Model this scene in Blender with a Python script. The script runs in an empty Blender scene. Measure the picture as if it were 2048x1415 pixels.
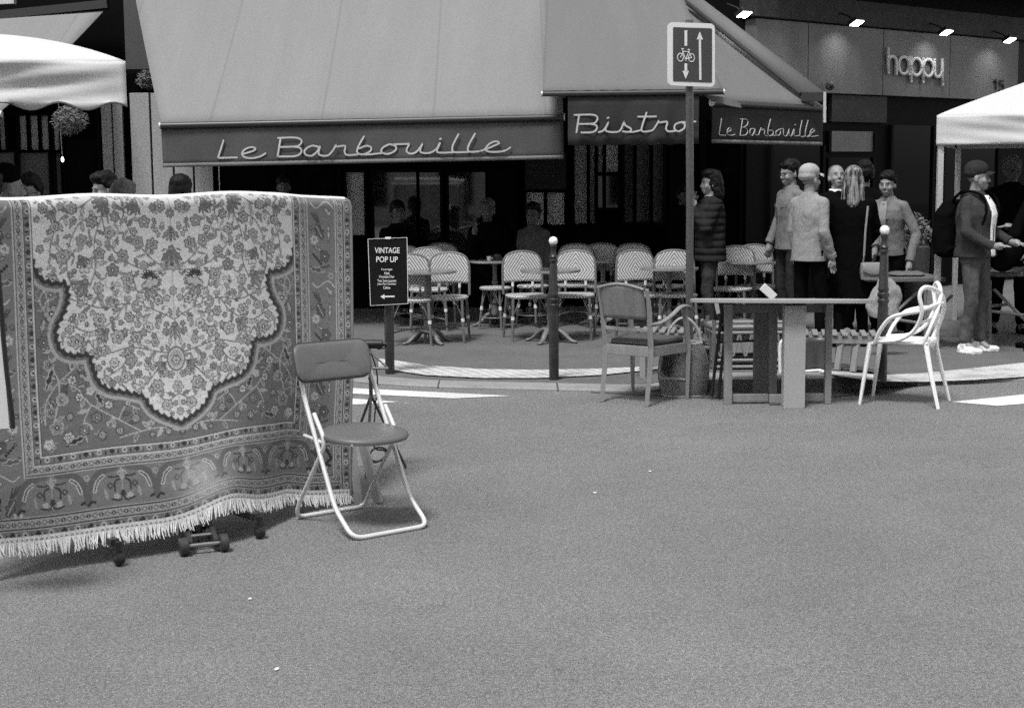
import bpy, math, random
import numpy as np
from mathutils import Vector, Matrix, Euler
random.seed(7); np.random.seed(7)
C = bpy.context.scene
COL = C.collection
R = math.radians
# ------------------------------------------------------------------ camera
FPX = 3000.0
cam_d = bpy.data.cameras.new('camera'); cam = bpy.data.objects.new('camera', cam_d); COL.objects.link(cam)
cam_d.sensor_width = 36; cam_d.lens = FPX/2048*36; cam_d.clip_end = 400; cam_d.clip_start = .05
PITCH, ROLL = 6.86, -.5
CM = Matrix.Translation((0, 0, 1.7)) @ Matrix.Rotation(R(90-PITCH), 4, 'X') @ Matrix.Rotation(R(ROLL), 4, 'Z')
cam.matrix_world = CM
C.camera = cam
# ------------------------------------------------------------------ light: overcast, black and white film
W = bpy.data.worlds.new('World'); C.world = W; W.use_nodes = True
wn = W.node_tree; wn.nodes.clear()
SUN_EL, SUN_AZ = 63, 205
sky = wn.nodes.new('ShaderNodeTexSky'); sky.sky_type = 'NISHITA'; sky.sun_disc = False
sky.sun_elevation = R(SUN_EL); sky.sun_rotation = R(SUN_AZ)
bwn = wn.nodes.new('ShaderNodeRGBToBW'); bg = wn.nodes.new('ShaderNodeBackground'); wo = wn.nodes.new('ShaderNodeOutputWorld')
wn.links.new(sky.outputs[0], bwn.inputs[0]); wn.links.new(bwn.outputs[0], bg.inputs[0]); wn.links.new(bg.outputs[0], wo.inputs[0])
bg.inputs[1].default_value = .12
sd = bpy.data.lights.new('sun', 'SUN'); sd.energy = 1.5; sd.angle = R(13); sun = bpy.data.objects.new('sun', sd); COL.objects.link(sun)
az = R(SUN_AZ); el = R(SUN_EL)
sdir = Vector((math.sin(az)*math.cos(el), math.cos(az)*math.cos(el), math.sin(el)))
sun.rotation_euler = sdir.to_track_quat('Z', 'Y').to_euler()
C.view_settings.view_transform = 'Standard'; C.view_settings.look = 'None'
C.view_settings.exposure = 1.25; C.view_settings.gamma = 1
C.render.engine = 'CYCLES'
C.cycles.use_denoising = False
C.cycles.use_adaptive_sampling = True; C.cycles.adaptive_threshold = .042; C.cycles.adaptive_min_samples = 32
C.cycles.max_bounces = 6
C.cycles.sample_clamp_indirect = 4
# ------------------------------------------------------------------ measuring helpers (photo pixels at 2048 wide -> world)
RM = CM.to_3x3(); CO = Vector((0, 0, 1.7))
def ray(x, y): return RM @ Vector(((x-1024)/FPX, -(y-707.5)/FPX, -1))
def P(x, y, Y):
    d = ray(x, y); return CO + d*(Y/d.y)
def G(x, y, z=0.0):
    d = ray(x, y); return CO + d*((z-1.7)/d.z)
def sm(a, b, t):
    t = max(0, min(1, (t-a)/(b-a))); return t*t*(3-2*t)
def hp(X, Y):
    return .025 + .10*sm(.95, 1.55, X)*(1-sm(2.6, 3.3, X))*(1-sm(12.6, 15.0, Y))
def Gp(x, y):
    p = G(x, y, .03)
    for _ in range(6): p = G(x, y, hp(p.x, p.y))
    return p
# ------------------------------------------------------------------ mesh helpers
def crom(pts, n=8, closed=False):
    pts = [Vector(p) for p in pts]
    out = []; N = len(pts)
    rng = range(N) if closed else range(N-1)
    for i in rng:
        if closed: a, b, c, d = pts[(i-1) % N], pts[i], pts[(i+1) % N], pts[(i+2) % N]
        else: a, b, c, d = pts[max(i-1, 0)], pts[i], pts[i+1], pts[min(i+2, N-1)]
        for k in range(n):
            t = k/n
            out.append(.5*((2*b)+(c-a)*t+(2*a-5*b+4*c-d)*t*t+(3*b-a-3*c+d)*t**3))
    if not closed: out.append(pts[-1])
    return out
class MB:
    def __init__(s): s.v = []; s.f = []
    def add(s, vs, fs):
        b = len(s.v); s.v += [Vector(q) for q in vs]; s.f += [tuple(i+b for i in f) for f in fs]; return s
    def box(s, c, size, rot=None):
        c = Vector(c); hx, hy, hz = size[0]/2, size[1]/2, size[2]/2
        M = rot if rot is not None else Matrix.Identity(3)
        vs = [c + M @ Vector((x, y, z)) for x in (-hx, hx) for y in (-hy, hy) for z in (-hz, hz)]
        return s.add(vs, [(0, 1, 3, 2), (4, 6, 7, 5), (0, 4, 5, 1), (2, 3, 7, 6), (0, 2, 6, 4), (1, 5, 7, 3)])
    def beam(s, a, b, w, h, up=(0, 0, 1)):
        a = Vector(a); b = Vector(b); d = (b-a); L = d.length; d.normalize(); u = Vector(up)
        x = d.cross(u)
        if x.length < 1e-4: x = d.cross(Vector((0, 1, 0)))
        x.normalize(); u = x.cross(d)
        M = Matrix((x, d, u)).transposed()
        return s.box((a+b)/2, (w, L, h), M)
    def tube(s, pts, r, seg=8, closed=False, flat=1.0, caps=True):
        pts = [Vector(p) for p in pts]; n = len(pts)
        rs = r if isinstance(r, (list, tuple)) else [r]*n
        T = []
        for i in range(n):
            a = pts[(i-1) % n] if (closed or i > 0) else pts[i]; b = pts[(i+1) % n] if (closed or i < n-1) else pts[i]
            d = b-a
            T.append(d.normalized() if d.length > 1e-9 else Vector((0, 0, 1)))
        nrm = T[0].cross(Vector((0, 0, 1)))
        if nrm.length < .05: nrm = T[0].cross(Vector((0, 1, 0)))
        nrm.normalize(); vs = []
        for i in range(n):
            nrm = nrm - T[i]*nrm.dot(T[i])
            if nrm.length < 1e-6: nrm = T[i].orthogonal()
            nrm.normalize(); bn = T[i].cross(nrm)
            for k in range(seg):
                a = 2*math.pi*k/seg
                vs.append(pts[i] + nrm*(math.cos(a)*rs[i]) + bn*(math.sin(a)*rs[i]*flat))
        fs = []
        for i in range(n if closed else n-1):
            j = (i+1) % n
            for k in range(seg):
                l = (k+1) % seg
                fs.append((i*seg+k, i*seg+l, j*seg+l, j*seg+k))
        if caps and not closed:
            fs.append(tuple(range(seg-1, -1, -1))); fs.append(tuple((n-1)*seg+k for k in range(seg)))
        return s.add(vs, fs)
    def lathe(s, prof, c=(0, 0, 0), seg=24, M=None):
        c = Vector(c); vs = []; M = M or Matrix.Identity(3)
        for (r, z) in prof:
            for k in range(seg):
                a = 2*math.pi*k/seg; vs.append(c + M @ Vector((r*math.cos(a), r*math.sin(a), z)))
        n = len(prof); fs = []
        for i in range(n-1):
            for k in range(seg):
                l = (k+1) % seg; fs.append((i*seg+k, i*seg+l, (i+1)*seg+l, (i+1)*seg+k))
        fs.append(tuple(range(seg-1, -1, -1))); fs.append(tuple((n-1)*seg+k for k in range(seg)))
        return s.add(vs, fs)
    def ball(s, c, r, M=None, u=16, v=10):
        c = Vector(c); r = (r, r, r) if isinstance(r, (int, float)) else r; M = M or Matrix.Identity(3)
        vs = [c + M @ Vector((0, 0, r[2]))]
        for i in range(1, v):
            ph = math.pi*i/v
            for k in range(u):
                a = 2*math.pi*k/u
                vs.append(c + M @ Vector((r[0]*math.sin(ph)*math.cos(a), r[1]*math.sin(ph)*math.sin(a), r[2]*math.cos(ph))))
        vs.append(c + M @ Vector((0, 0, -r[2]))); fs = []
        for k in range(u): fs.append((0, 1+k, 1+(k+1) % u))
        for i in range(v-2):
            for k in range(u):
                l = (k+1) % u; fs.append((1+i*u+k, 1+(i+1)*u+k, 1+(i+1)*u+l, 1+i*u+l))
        e = len(vs)-1; b = 1+(v-2)*u
        for k in range(u): fs.append((e, b+(k+1) % u, b+k))
        return s.add(vs, fs)
    def cap(s, a, b, ra, rb, seg=12):
        a = Vector(a); b = Vector(b); d = b-a; L = max(d.length, 1e-5); d.normalize()
        pts = []; rs = []
        for t in (-1, -.8, -.45): pts.append(a+d*ra*t); rs.append(max(ra*math.sqrt(1-t*t), ra*.05))
        for k in range(5): pts.append(a.lerp(b, k/4)); rs.append(ra+(rb-ra)*k/4)
        for t in (.45, .8, 1): pts.append(b+d*rb*t); rs.append(max(rb*math.sqrt(max(0, 1-t*t)), rb*.05))
        return s.tube(pts, rs, seg)
    def loft(s, rings, seg=20, p=2.4, M=None, flip=False):
        """rings: (cx,cy,cz,rx,ry)"""
        vs = []
        for (cx, cy, cz, rx, ry) in rings:
            for k in range(seg):
                a = 2*math.pi*k/seg; ca, sa = math.cos(a), math.sin(a)
                q = Vector((cx+rx*math.copysign(abs(ca)**(2/p), ca), cy+ry*math.copysign(abs(sa)**(2/p), sa), cz))
                vs.append(M @ q if M else q)
        n = len(rings); fs = []
        for i in range(n-1):
            for k in range(seg):
                l = (k+1) % seg; fs.append((i*seg+k, i*seg+l, (i+1)*seg+l, (i+1)*seg+k))
        fs.append(tuple(range(seg-1, -1, -1))); fs.append(tuple((n-1)*seg+k for k in range(seg)))
        return s.add(vs, fs)
    def grid(s, fn, nu, nv):
        vs = [fn(i/nu, j/nv) for j in range(nv+1) for i in range(nu+1)]; w = nu+1
        return s.add(vs, [(j*w+i, j*w+i+1, (j+1)*w+i+1, (j+1)*w+i) for j in range(nv) for i in range(nu)])
    def poly(s, pts, th=None):
        """flat polygon; th: extrusion vector"""
        pts = [Vector(p) for p in pts]; n = len(pts)
        if th is None: return s.add(pts, [tuple(range(n))])
        th = Vector(th)
        return s.add(pts+[p+th for p in pts], [tuple(range(n)), tuple(range(2*n-1, n-1, -1))]+[(i, (i+1) % n, n+(i+1) % n, n+i) for i in range(n)])
def link(name, me, parent=None):
    o = bpy.data.objects.new(name, me); COL.objects.link(o)
    if parent is not None: o.parent = parent
    return o
def lm(o):
    M = Matrix.LocRotScale(o.location, o.rotation_euler, o.scale)
    return lm(o.parent) @ M if o.parent else M
def part(name, mb, mat, parent=None, world=False, smooth=True, bevel=0, mods=None, ang=40):
    me = bpy.data.meshes.new(name)
    vs = mb.v
    if world and parent is not None:
        I = lm(parent).inverted(); vs = [I @ q for q in vs]
    me.from_pydata([tuple(q) for q in vs], [], mb.f); me.materials.append(mat); me.update()
    if smooth:
        me.shade_smooth()
        me.set_sharp_from_angle(angle=R(ang))
    o = link(name, me, parent)
    if bevel:
        b = o.modifiers.new('bevel', 'BEVEL'); b.width = bevel; b.segments = 2; b.limit_method = 'ANGLE'
    for m in (mods or []): m(o)
    return o
def tag(o, label=None, cat=None, group=None, kind=None):
    if label: o['label'] = label
    if cat: o['category'] = cat
    if group: o['group'] = group
    if kind: o['kind'] = kind
    return o
def thing(name, label, cat, loc=(0, 0, 0), rz=0, group=None):
    o = bpy.data.objects.new(name, None); COL.objects.link(o); o.empty_display_size = .1
    o.location = Vector(loc); o.rotation_euler = (0, 0, rz)
    return tag(o, label, cat, group)
def solo(name, mb, mat, label, cat, group=None, **k):
    c = sum(mb.v, Vector())/len(mb.v); zmin = min(q.z for q in mb.v); c.z = zmin
    mb.v = [q-c for q in mb.v]
    o = part(name, mb, mat, None, **k); o.location = c
    return tag(o, label, cat, group)
def struct(name, mb, mat, **k): return tag(part(name, mb, mat, None, **k), kind='structure')
def copy_tree(o, parent=None):
    c = o.copy(); COL.objects.link(c); c.parent = parent
    for ch in list(o.children): copy_tree(ch, c)
    return c
def remesh(v):
    def f(o):
        m = o.modifiers.new('remesh', 'REMESH'); m.mode = 'VOXEL'; m.voxel_size = v; m.use_smooth_shade = True
        s = o.modifiers.new('smooth', 'SMOOTH'); s.factor = .5; s.iterations = 3
    return f
_tex = {}
def displace(st, size, kind='CLOUDS'):
    def f(o):
        k = (size, kind)
        if k not in _tex:
            t = bpy.data.textures.new('noise', kind); t.noise_scale = size
            _tex[k] = t
        m = o.modifiers.new('folds', 'DISPLACE'); m.texture = _tex[k]; m.strength = st; m.mid_level = .5; m.texture_coords = 'LOCAL'
    return f
def solidify(t):
    def f(o):
        m = o.modifiers.new('thick', 'SOLIDIFY'); m.thickness = t; m.offset = 0
    return f
# ------------------------------------------------------------------ materials (all greys: black and white film)
class NT:
    def __init__(s, m): s.nt = m.node_tree; s.bs = s.nt.nodes['Principled BSDF']
    def n(s, t, **k):
        o = s.nt.nodes.new(t)
        for a, b in k.items(): setattr(o, a, b)
        return o
    def l(s, a, b): s.nt.links.new(a, b)
    def math(s, op, a, b=None, clamp=False):
        o = s.n('ShaderNodeMath', operation=op); o.use_clamp = clamp
        for i, q in enumerate((a, b)):
            if q is None: continue
            if isinstance(q, (int, float)): o.inputs[i].default_value = q
            else: s.l(q, o.inputs[i])
        return o.outputs[0]
    def noise(s, scale, detail=2, rough=.6, vec=None, dist=0):
        o = s.n('ShaderNodeTexNoise'); o.inputs['Scale'].default_value = scale; o.inputs['Detail'].default_value = detail; o.inputs['Roughness'].default_value = rough
        o.inputs['Distortion'].default_value = dist
        s.l(vec if vec is not None else s.co(), o.inputs['Vector']); return o.outputs['Fac']
    def co(s):
        if not hasattr(s, '_co'): s._co = s.n('ShaderNodeTexCoord').outputs['Object']
        return s._co
    def xyz(s):
        if not hasattr(s, '_x'):
            s._x = s.n('ShaderNodeSeparateXYZ'); s.l(s.co(), s._x.inputs[0])
        return s._x.outputs
    def ramp(s, fac, stops, interp='LINEAR'):
        o = s.n('ShaderNodeValToRGB'); o.color_ramp.interpolation = interp
        el = o.color_ramp.elements
        while len(el) > 1: el.remove(el[-1])
        el[0].position = stops[0][0]; el[0].color = (stops[0][1],)*3+(1,)
        for p, c in stops[1:]:
            e = el.new(p); e.color = (c, c, c, 1)
        s.l(fac, o.inputs[0]); return o.outputs[0]
    def bump(s, h, st, dist=.01):
        o = s.n('ShaderNodeBump'); o.inputs['Strength'].default_value = st; o.inputs['Distance'].default_value = dist
        s.l(h, o.inputs['Height']); s.l(o.outputs[0], s.bs.inputs['Normal'])
def mat(name, g, rough=.6, n1=0, s1=8, n2=.10, s2=160, bump=0, bs=60, spec=.5, metal=0, coat=0, emit=0, stretch=None):
    m = bpy.data.materials.new(name); m.use_nodes = True; t = NT(m); b = t.bs
    b.inputs['Roughness'].default_value = rough; b.inputs['Metallic'].default_value = metal; b.inputs['Specular IOR Level'].default_value = spec
    b.inputs['Coat Weight'].default_value = coat; b.inputs['Coat Roughness'].default_value = .1
    b.inputs['Base Color'].default_value = (g, g, g, 1)
    if emit:
        b.inputs['Emission Color'].default_value = (1, 1, 1, 1); b.inputs['Emission Strength'].default_value = emit
    vec = None
    if stretch:
        mp = t.n('ShaderNodeMapping'); mp.inputs['Scale'].default_value = stretch; t.l(t.co(), mp.inputs[0]); vec = mp.outputs[0]
    f = None
    if n1:
        a = t.noise(s1, 4, .6, vec); f = t.math('ADD', t.math('MULTIPLY', t.math('SUBTRACT', a, .5), n1*2*2), 1)
    if n2:
        a = t.noise(s2, 1, .5); q = t.math('ADD', t.math('MULTIPLY', t.math('SUBTRACT', a, .5), n2*2*2), 1)
        f = q if f is None else t.math('MULTIPLY', f, q)
    if f is not None:
        c = t.math('MULTIPLY', f, g, clamp=True); cb = t.n('ShaderNodeCombineColor')
        for i in range(3): t.l(c, cb.inputs[i])
        t.l(cb.outputs[0], b.inputs['Base Color'])
    if bump: t.bump(t.noise(bs, 3, .6, vec), bump)
    return m
M = {}
def gray_in(t, c):
    cb = t.n('ShaderNodeCombineColor')
    for i in range(3): t.l(c, cb.inputs[i])
    t.l(cb.outputs[0], t.bs.inputs['Base Color'])
# asphalt
m = mat('asphalt', .15, .85, n2=0); t = NT(m)
a = t.noise(230, 2, .8); b = t.noise(70, 2, .6); c = t.noise(1.1, 5, .6); d = t.noise(.3, 2)
v = t.n('ShaderNodeTexVoronoi'); v.inputs['Scale'].default_value = 95; t.l(t.co(), v.inputs['Vector'])
fl = t.n('ShaderNodeTexVoronoi'); fl.inputs['Scale'].default_value = 6; t.l(t.co(), fl.inputs['Vector'])
spk = t.math('LESS_THAN', fl.outputs['Distance'], .016)
s_ = t.math('MULTIPLY', t.ramp(a, [(.3, .12), (.5, .92), (.7, 2.5)]), t.ramp(b, [(.3, .75), (.7, 1.28)]))
s_ = t.math('MULTIPLY', s_, t.ramp(v.outputs['Color'], [(0, .75), (1, 1.25)]))
s_ = t.math('MULTIPLY', s_, t.ramp(c, [(.3, .90), (.7, 1.08)])); s_ = t.math('MULTIPLY', s_, t.ramp(d, [(.3, .92), (.7, 1.08)]))
crk = t.n('ShaderNodeTexVoronoi', feature='DISTANCE_TO_EDGE'); crk.inputs['Scale'].default_value = .33
mpn = t.n('ShaderNodeMapping'); t.l(t.co(), mpn.inputs[0])
addn = t.n('ShaderNodeVectorMath', operation='ADD'); nn = t.n('ShaderNodeTexNoise'); nn.inputs['Scale'].default_value = 2.5; nn.inputs['Detail'].default_value = 5
t.l(t.co(), nn.inputs['Vector']); t.l(mpn.outputs[0], addn.inputs[0]); t.l(nn.outputs['Color'], addn.inputs[1]); t.l(addn.outputs[0], crk.inputs['Vector'])
ck = t.math('LESS_THAN', crk.outputs['Distance'], .0022)
s_ = t.math('MULTIPLY', s_, t.math('SUBTRACT', 1, t.math('MULTIPLY', ck, .16)))
s_ = t.math('MULTIPLY', s_, .158); s_ = t.math('ADD', s_, t.math('MULTIPLY', spk, .12))
gray_in(t, s_); t.bump(t.math('ADD', a, t.math('MULTIPLY', b, .6)), .35, .006)
t.bs.inputs['Specular IOR Level'].default_value = .25
M['asphalt'] = m
def speck(name, g, sc=120, amp=.35, lg=.12, rough=.85, bump=.3):
    m = mat(name, g, rough, n2=0); t = NT(m)
    a = t.noise(sc, 2, .8); c = t.noise(1.7, 4, .6); e = t.noise(12, 3, .6)
    s_ = t.math('MULTIPLY', t.ramp(a, [(.28, 1-amp), (.5, 1), (.74, 1+amp)]), t.ramp(c, [(.3, 1-lg), (.7, 1+lg)]))
    s_ = t.math('MULTIPLY', s_, t.ramp(e, [(.3, .92), (.7, 1.08)]))
    gray_in(t, t.math('MULTIPLY', s_, g)); t.bump(a, bump, .006); t.bs.inputs['Specular IOR Level'].default_value = .25
    return m
M['paving'] = speck('paving', .118, 150, .5, .12)
M['kerb'] = speck('kerb_granite', .25, 120, .3, .12)
_m = M['kerb']; _t = NT(_m); _old = _t.bs.inputs['Base Color'].links[0].from_socket
_fr = _t.math('FRACT', _t.math('DIVIDE', _t.math('ADD', _t.xyz()[0], 50), .95)); _mu = _t.n('ShaderNodeVectorMath', operation='SCALE'); _t.l(_old, _mu.inputs[0]); _t.l(_t.math('SUBTRACT', 1, _t.math('MULTIPLY', _t.math('LESS_THAN', _fr, .016), .7)), _mu.inputs['Scale']); _t.l(_mu.outputs[0], _t.bs.inputs['Base Color'])
M['grit'] = speck('gutter_grit', .10, 60, .7, .3, bump=.8)
M['marking'] = speck('road_paint', .62, 110, .2, .12)
# tactile strip: light paint with raised bars
m = mat('tactile', .5, .8, n2=0); t = NT(m); x = t.xyz()
br = t.math('SINE', t.math('MULTIPLY', t.math('ADD', x[0], t.math('MULTIPLY', x[1], .45)), 62))
dots = t.math('MULTIPLY', t.math('SINE', t.math('MULTIPLY', x[0], 125)), t.math('SINE', t.math('MULTIPLY', x[1], 62)))
wear = t.noise(3.2, 5, .7); fine = t.noise(120, 2, .7)
g_ = t.math('MULTIPLY', t.ramp(wear, [(.35, .34), (.5, .52), (.7, .62)]), t.ramp(fine, [(.3, .8), (.7, 1.15)]))
g_ = t.math('MULTIPLY', g_, t.ramp(t.math('ADD', t.math('MULTIPLY', br, .5), .5), [(.2, .80), (.6, 1)]))
gray_in(t, g_); t.bump(t.math('ADD', br, dots), .5, .006); M['tactile'] = m
# fabrics / paints / etc.
def cloth(name, g, n1=.05, s1=1.2, rough=.9, sc=170, amp=.16, streak=None, seam=0):
    m = mat(name, g, rough, n2=0); t = NT(m)
    vec = None
    if streak:
        mp = t.n('ShaderNodeMapping'); mp.inputs['Scale'].default_value = streak; t.l(t.co(), mp.inputs[0]); vec = mp.outputs[0]
    a = t.noise(sc, 2, .7); c = t.noise(s1, 4, .6, vec)
    s_ = t.math('MULTIPLY', t.ramp(a, [(.28, 1-amp), (.5, 1), (.72, 1+amp)]), t.ramp(c, [(.3, 1-n1), (.7, 1+n1)]))
    if seam:
        fr = t.math('FRACT', t.math('DIVIDE', t.math('ADD', t.xyz()[0], 50), seam))
        s_ = t.math('MULTIPLY', s_, t.math('SUBTRACT', 1, t.math('MULTIPLY', t.math('LESS_THAN', fr, .022), .12)))
    gray_in(t, t.math('MULTIPLY', s_, g)); t.bump(a, .15, .002); t.bs.inputs['Specular IOR Level'].default_value = .15
    return m
M['awning'] = cloth('awning_canvas', .205, .05, 1.5, sc=90, amp=.16, streak=(2.2, .25, .25), seam=1.18)
M['awning2'] = cloth('awning_canvas_corner', .145, .05, 1.5, sc=90, amp=.16, streak=(2.2, .25, .25))
M['valance'] = cloth('valance_canvas', .08, .14, 1.1, sc=90, amp=.2)
M['valance_d'] = cloth('valance_canvas_dark', .038, .14, 1.6, sc=90, amp=.2)
M['hem'] = cloth('valance_hem', .16, .1, 1, sc=90)
M['tent'] = cloth('tent_canvas', .55, .03, 2, sc=120, amp=.05)
M['trim'] = cloth('tent_trim', .12, .1)
M['letter'] = mat('letter_paint', .44, .6, n1=.12, s1=3, n2=.08, s2=90)
M['letter_d'] = mat('letter_outline', .025, .7)
M['bar'] = mat('awning_bar', .035, .4)
M['alu'] = mat('aluminium', .55, .45, metal=.3)
M['black'] = mat('black_paint', .012, .5, n2=.2)
M['ink'] = mat('black_void', .006, .8, n2=0, spec=.1)
M['frame_d'] = mat('shopfront_frame', .004, .6, n2=.2, spec=.05)
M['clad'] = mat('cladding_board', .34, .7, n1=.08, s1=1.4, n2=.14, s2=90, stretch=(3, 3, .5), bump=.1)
M['clad_d'] = mat('cladding_dark', .07, .8, n2=.2, s2=90)  # dark grey of the panel above the boards
M['wall_d'] = mat('dark_render', .02, .9, n1=.25, s1=1.5, n2=.3, s2=60)
def glass(name, g, spec=.5, rough=.04, n1=.3, s1=2.0):
    m = mat(name, g, rough, n1=n1, s1=s1, n2=.1, s2=80, spec=spec); return m
M['glass'] = glass('window_glass_dark', .003, .05)
M['glass_m'] = mat('window_glass_reflecting', .22, .03, n2=0, metal=.9)
M['curtain'] = mat('window_painted_reflection', .5, .5, n1=.10, s1=3, n2=.12, s2=90, coat=.3)  # pale pane: reflection of the street painted as its colour
M['pane_dim'] = mat('window_pane_dim', .09, .6, n1=.2, s1=3, n2=.2, s2=90, coat=.2)  # plain dim grey pane
M['pane_reflect_l'] = mat('window_painted_reflection_light', .8, .6, n1=.22, s1=5, n2=.12, s2=90, stretch=(4, 1, .6), coat=.2)  # lighter pane, bright reflection put into its colour
M['concrete'] = mat('fascia_panel', .12, .6, n1=.28, s1=1.3, n2=.16, s2=70, bump=.1, bs=8, stretch=(1.4, 1.4, .7), spec=.4)
M['soffit'] = mat('soffit_stone', .022, .8, n1=.5, s1=8, n2=.4, s2=40)
M['lamp'] = mat('lamp_glow', .9, .4, n2=0, emit=9)
M['bulb'] = mat('bulb_glow', .9, .4, n2=0, emit=2.2)
M['wood'] = mat('pale_wood', .225, .5, n1=.14, s1=3, n2=.12, s2=150, stretch=(9, 9, 1.2), bump=.08)
M['wood_m'] = mat('brown_wood', .18, .4, n1=.25, s1=2.5, n2=.12, s2=150, stretch=(5, 5, .8), bump=.05)
M['wood_d'] = mat('dark_wood', .065, .4, n1=.3, s1=4, n2=.12, s2=150, stretch=(6, 6, 1))
M['table_p'] = mat('table_laminate', .33, .45, n1=.05, s1=2, n2=.10, s2=200)
M['table_d'] = mat('table_laminate_dark', .14, .5, n1=.1, s1=2, n2=.12, s2=200)
M['rattan'] = mat('rattan_cane', .12, .45, n1=.2, s1=12, n2=.12, s2=200)
M['sleeve'] = mat('white_sleeve', .62, .5)
M['tbl_top'] = mat('table_top_zinc', .10, .16, n1=.2, s1=6, n2=.1, spec=.7)
M['tbl_rim'] = mat('table_rim', .33, .3, metal=.5)
M['iron'] = mat('cast_iron', .13, .5, n1=.2, s1=10, n2=.2, s2=120, bump=.15)
M['bollard'] = mat('bollard_paint', .022, .38, n1=.45, s1=9, n2=.4, s2=90, bump=.1, bs=40)
M['ballw'] = mat('bollard_ball', .78, .35, n1=.15, s1=14)
M['pole'] = mat('pole_paint', .065, .4, n1=.2, s1=5, n2=.3, s2=80)
M['sign_w'] = mat('sign_white', .62, .4, n1=.05, s1=3, n2=.06)
M['sign_b'] = mat('sign_blue', .055, .35, n1=.1, s1=3, n2=.12)
M['poster'] = mat('poster_black', .008, .3, n1=.3, s1=9, n2=.2, spec=.35)
M['print'] = mat('poster_print', .75, .5, n2=0)
M['chrome'] = mat('chrome_tube', .72, .33, n2=.03, metal=.25)
M['vinyl'] = mat('vinyl_padding', .125, .42, n1=.06, s1=5, n2=.10, s2=420, bump=.12, bs=420, spec=.4)
M['vinyl_e'] = mat('vinyl_piping', .05, .4)
M['plastic'] = mat('white_plastic', .80, .3, n2=.03, spec=.5)
M['castor'] = mat('castor_rubber', .012, .5)
M['steel_d'] = mat('jack_steel', .05, .35, n1=.4, s1=14, n2=.2, s2=200, metal=.3)
M['steel'] = mat('steel', .35, .3, n1=.2, s1=14, metal=.8)
M['back'] = cloth('carpet_backing', .16, .2, 3)
M['fringe'] = cloth('fringe_cotton', .66, .12, 30, sc=300, amp=.2)
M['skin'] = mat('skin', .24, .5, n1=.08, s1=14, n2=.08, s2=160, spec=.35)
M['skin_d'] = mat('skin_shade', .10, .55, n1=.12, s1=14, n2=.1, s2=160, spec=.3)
M['lip'] = mat('lip', .13, .5); M['eye'] = mat('eye_dark', .05, .3, n2=0)
M['hair_k'] = mat('hair_dark', .007, .5, spec=.15, n1=.5, s1=30, n2=.3, s2=200, stretch=(3, 3, .6), bump=.4, bs=60)
M['hair_g'] = mat('hair_grey', .10, .6, n1=.4, s1=20, n2=.3, s2=200, bump=.4, bs=60)
M['hair_b'] = mat('hair_blonde', .15, .5, n1=2.2, s1=7, n2=.25, s2=200, stretch=(7, 7, .35), bump=.5, bs=30)
for k, g in dict(black=.0035, coat=.006, dark=.03, puffer=.022, denim=.16, denim_d=.040, jeans=.085, grey=.25, mid=.085, jacket=.07, white=.75, cap_l=.33, cap_d=.03, shirt=.17, check=.25).items():
    M['c_'+k] = mat('cloth_'+k, g, .85, n1=.18 if g < .2 else .08, s1=9, n2=.18 if g > .02 else .3, s2=110, bump=.35, bs=28, spec=.12 if g > .03 else .03)
for k in list(M):
    if k.startswith('c_') and k not in ('c_white',):
        m = M[k]; t = NT(m)
        mp = t.n('ShaderNodeMapping'); mp.inputs['Scale'].default_value = (1.5, 1.5, .75); mp.inputs['Rotation'].default_value = (.3, .5, 0); t.l(t.co(), mp.inputs[0])
        a = t.noise(4.6, 2, .4, mp.outputs[0], 1.3); b = t.noise(90, 1, .5)
        h = t.math('ADD', t.math('ABSOLUTE', t.math('SUBTRACT', a, .5)), t.math('MULTIPLY', b, .03))
        if k == 'c_puffer': h = t.math('ADD', t.math('MULTIPLY', t.math('ABSOLUTE', t.math('SINE', t.math('MULTIPLY', t.xyz()[2], 42))), .5), h)
        t.bump(h, .55, .05)
M['c_jeans'] = mat('cloth_jeans', .085, .85, n1=.42, s1=5, n2=.2, s2=110, bump=.5, bs=24, spec=.15, stretch=(1.6, 1.6, .5))
M['leather'] = mat('bag_leather', .20, .5, n1=.1, s1=8)
M['plant'] = mat('plant_leaf', .12, .6, n1=.4, s1=20, n2=.2)
M['pot'] = mat('pot_clay', .05, .7, n1=.2)
M['cup'] = mat('ceramic', .6, .3)
M['tt'] = mat('trestle_cloth', .11, .8, n1=.25, s1=6, n2=.2, s2=100)
M['ttleg'] = mat('trestle_leg', .17, .5)
# woven bistro cane
def weave(name, seat=False):
    m = mat(name, .5, .5, n2=0); t = NT(m); x = t.xyz()
    ax = t.math('ABSOLUTE', x[0])
    if seat: u = t.math('ADD', t.math('MULTIPLY', ax, 1.3), t.math('ADD', x[1], t.math('MULTIPLY', x[2], 1.0)))
    else: u = t.math('ADD', t.math('MULTIPLY', ax, 1.45), t.math('ABSOLUTE', t.math('SUBTRACT', x[2], .685)))
    st = t.math('SINE', t.math('MULTIPLY', u, 2*math.pi/.044))
    cr = t.math('SINE', t.math('MULTIPLY', t.math('SUBTRACT', t.math('MULTIPLY', ax, 1.3), x[2]), 2*math.pi/.013))
    n = t.noise(150, 2, .6)
    v_ = t.math('ADD', t.math('ADD', t.math('MULTIPLY', st, .5), t.math('MULTIPLY', cr, .16)), t.math('MULTIPLY', t.math('SUBTRACT', n, .5), .9))
    gray_in(t, t.ramp(t.math('ADD', t.math('MULTIPLY', v_, .5), .5), [(.25, .085), (.45, .34), (.62, .52)])); t.bump(v_, .3, .003)
    return m
M['weave'] = weave('woven_back'); M['weave_s'] = weave('woven_seat', True)
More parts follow.
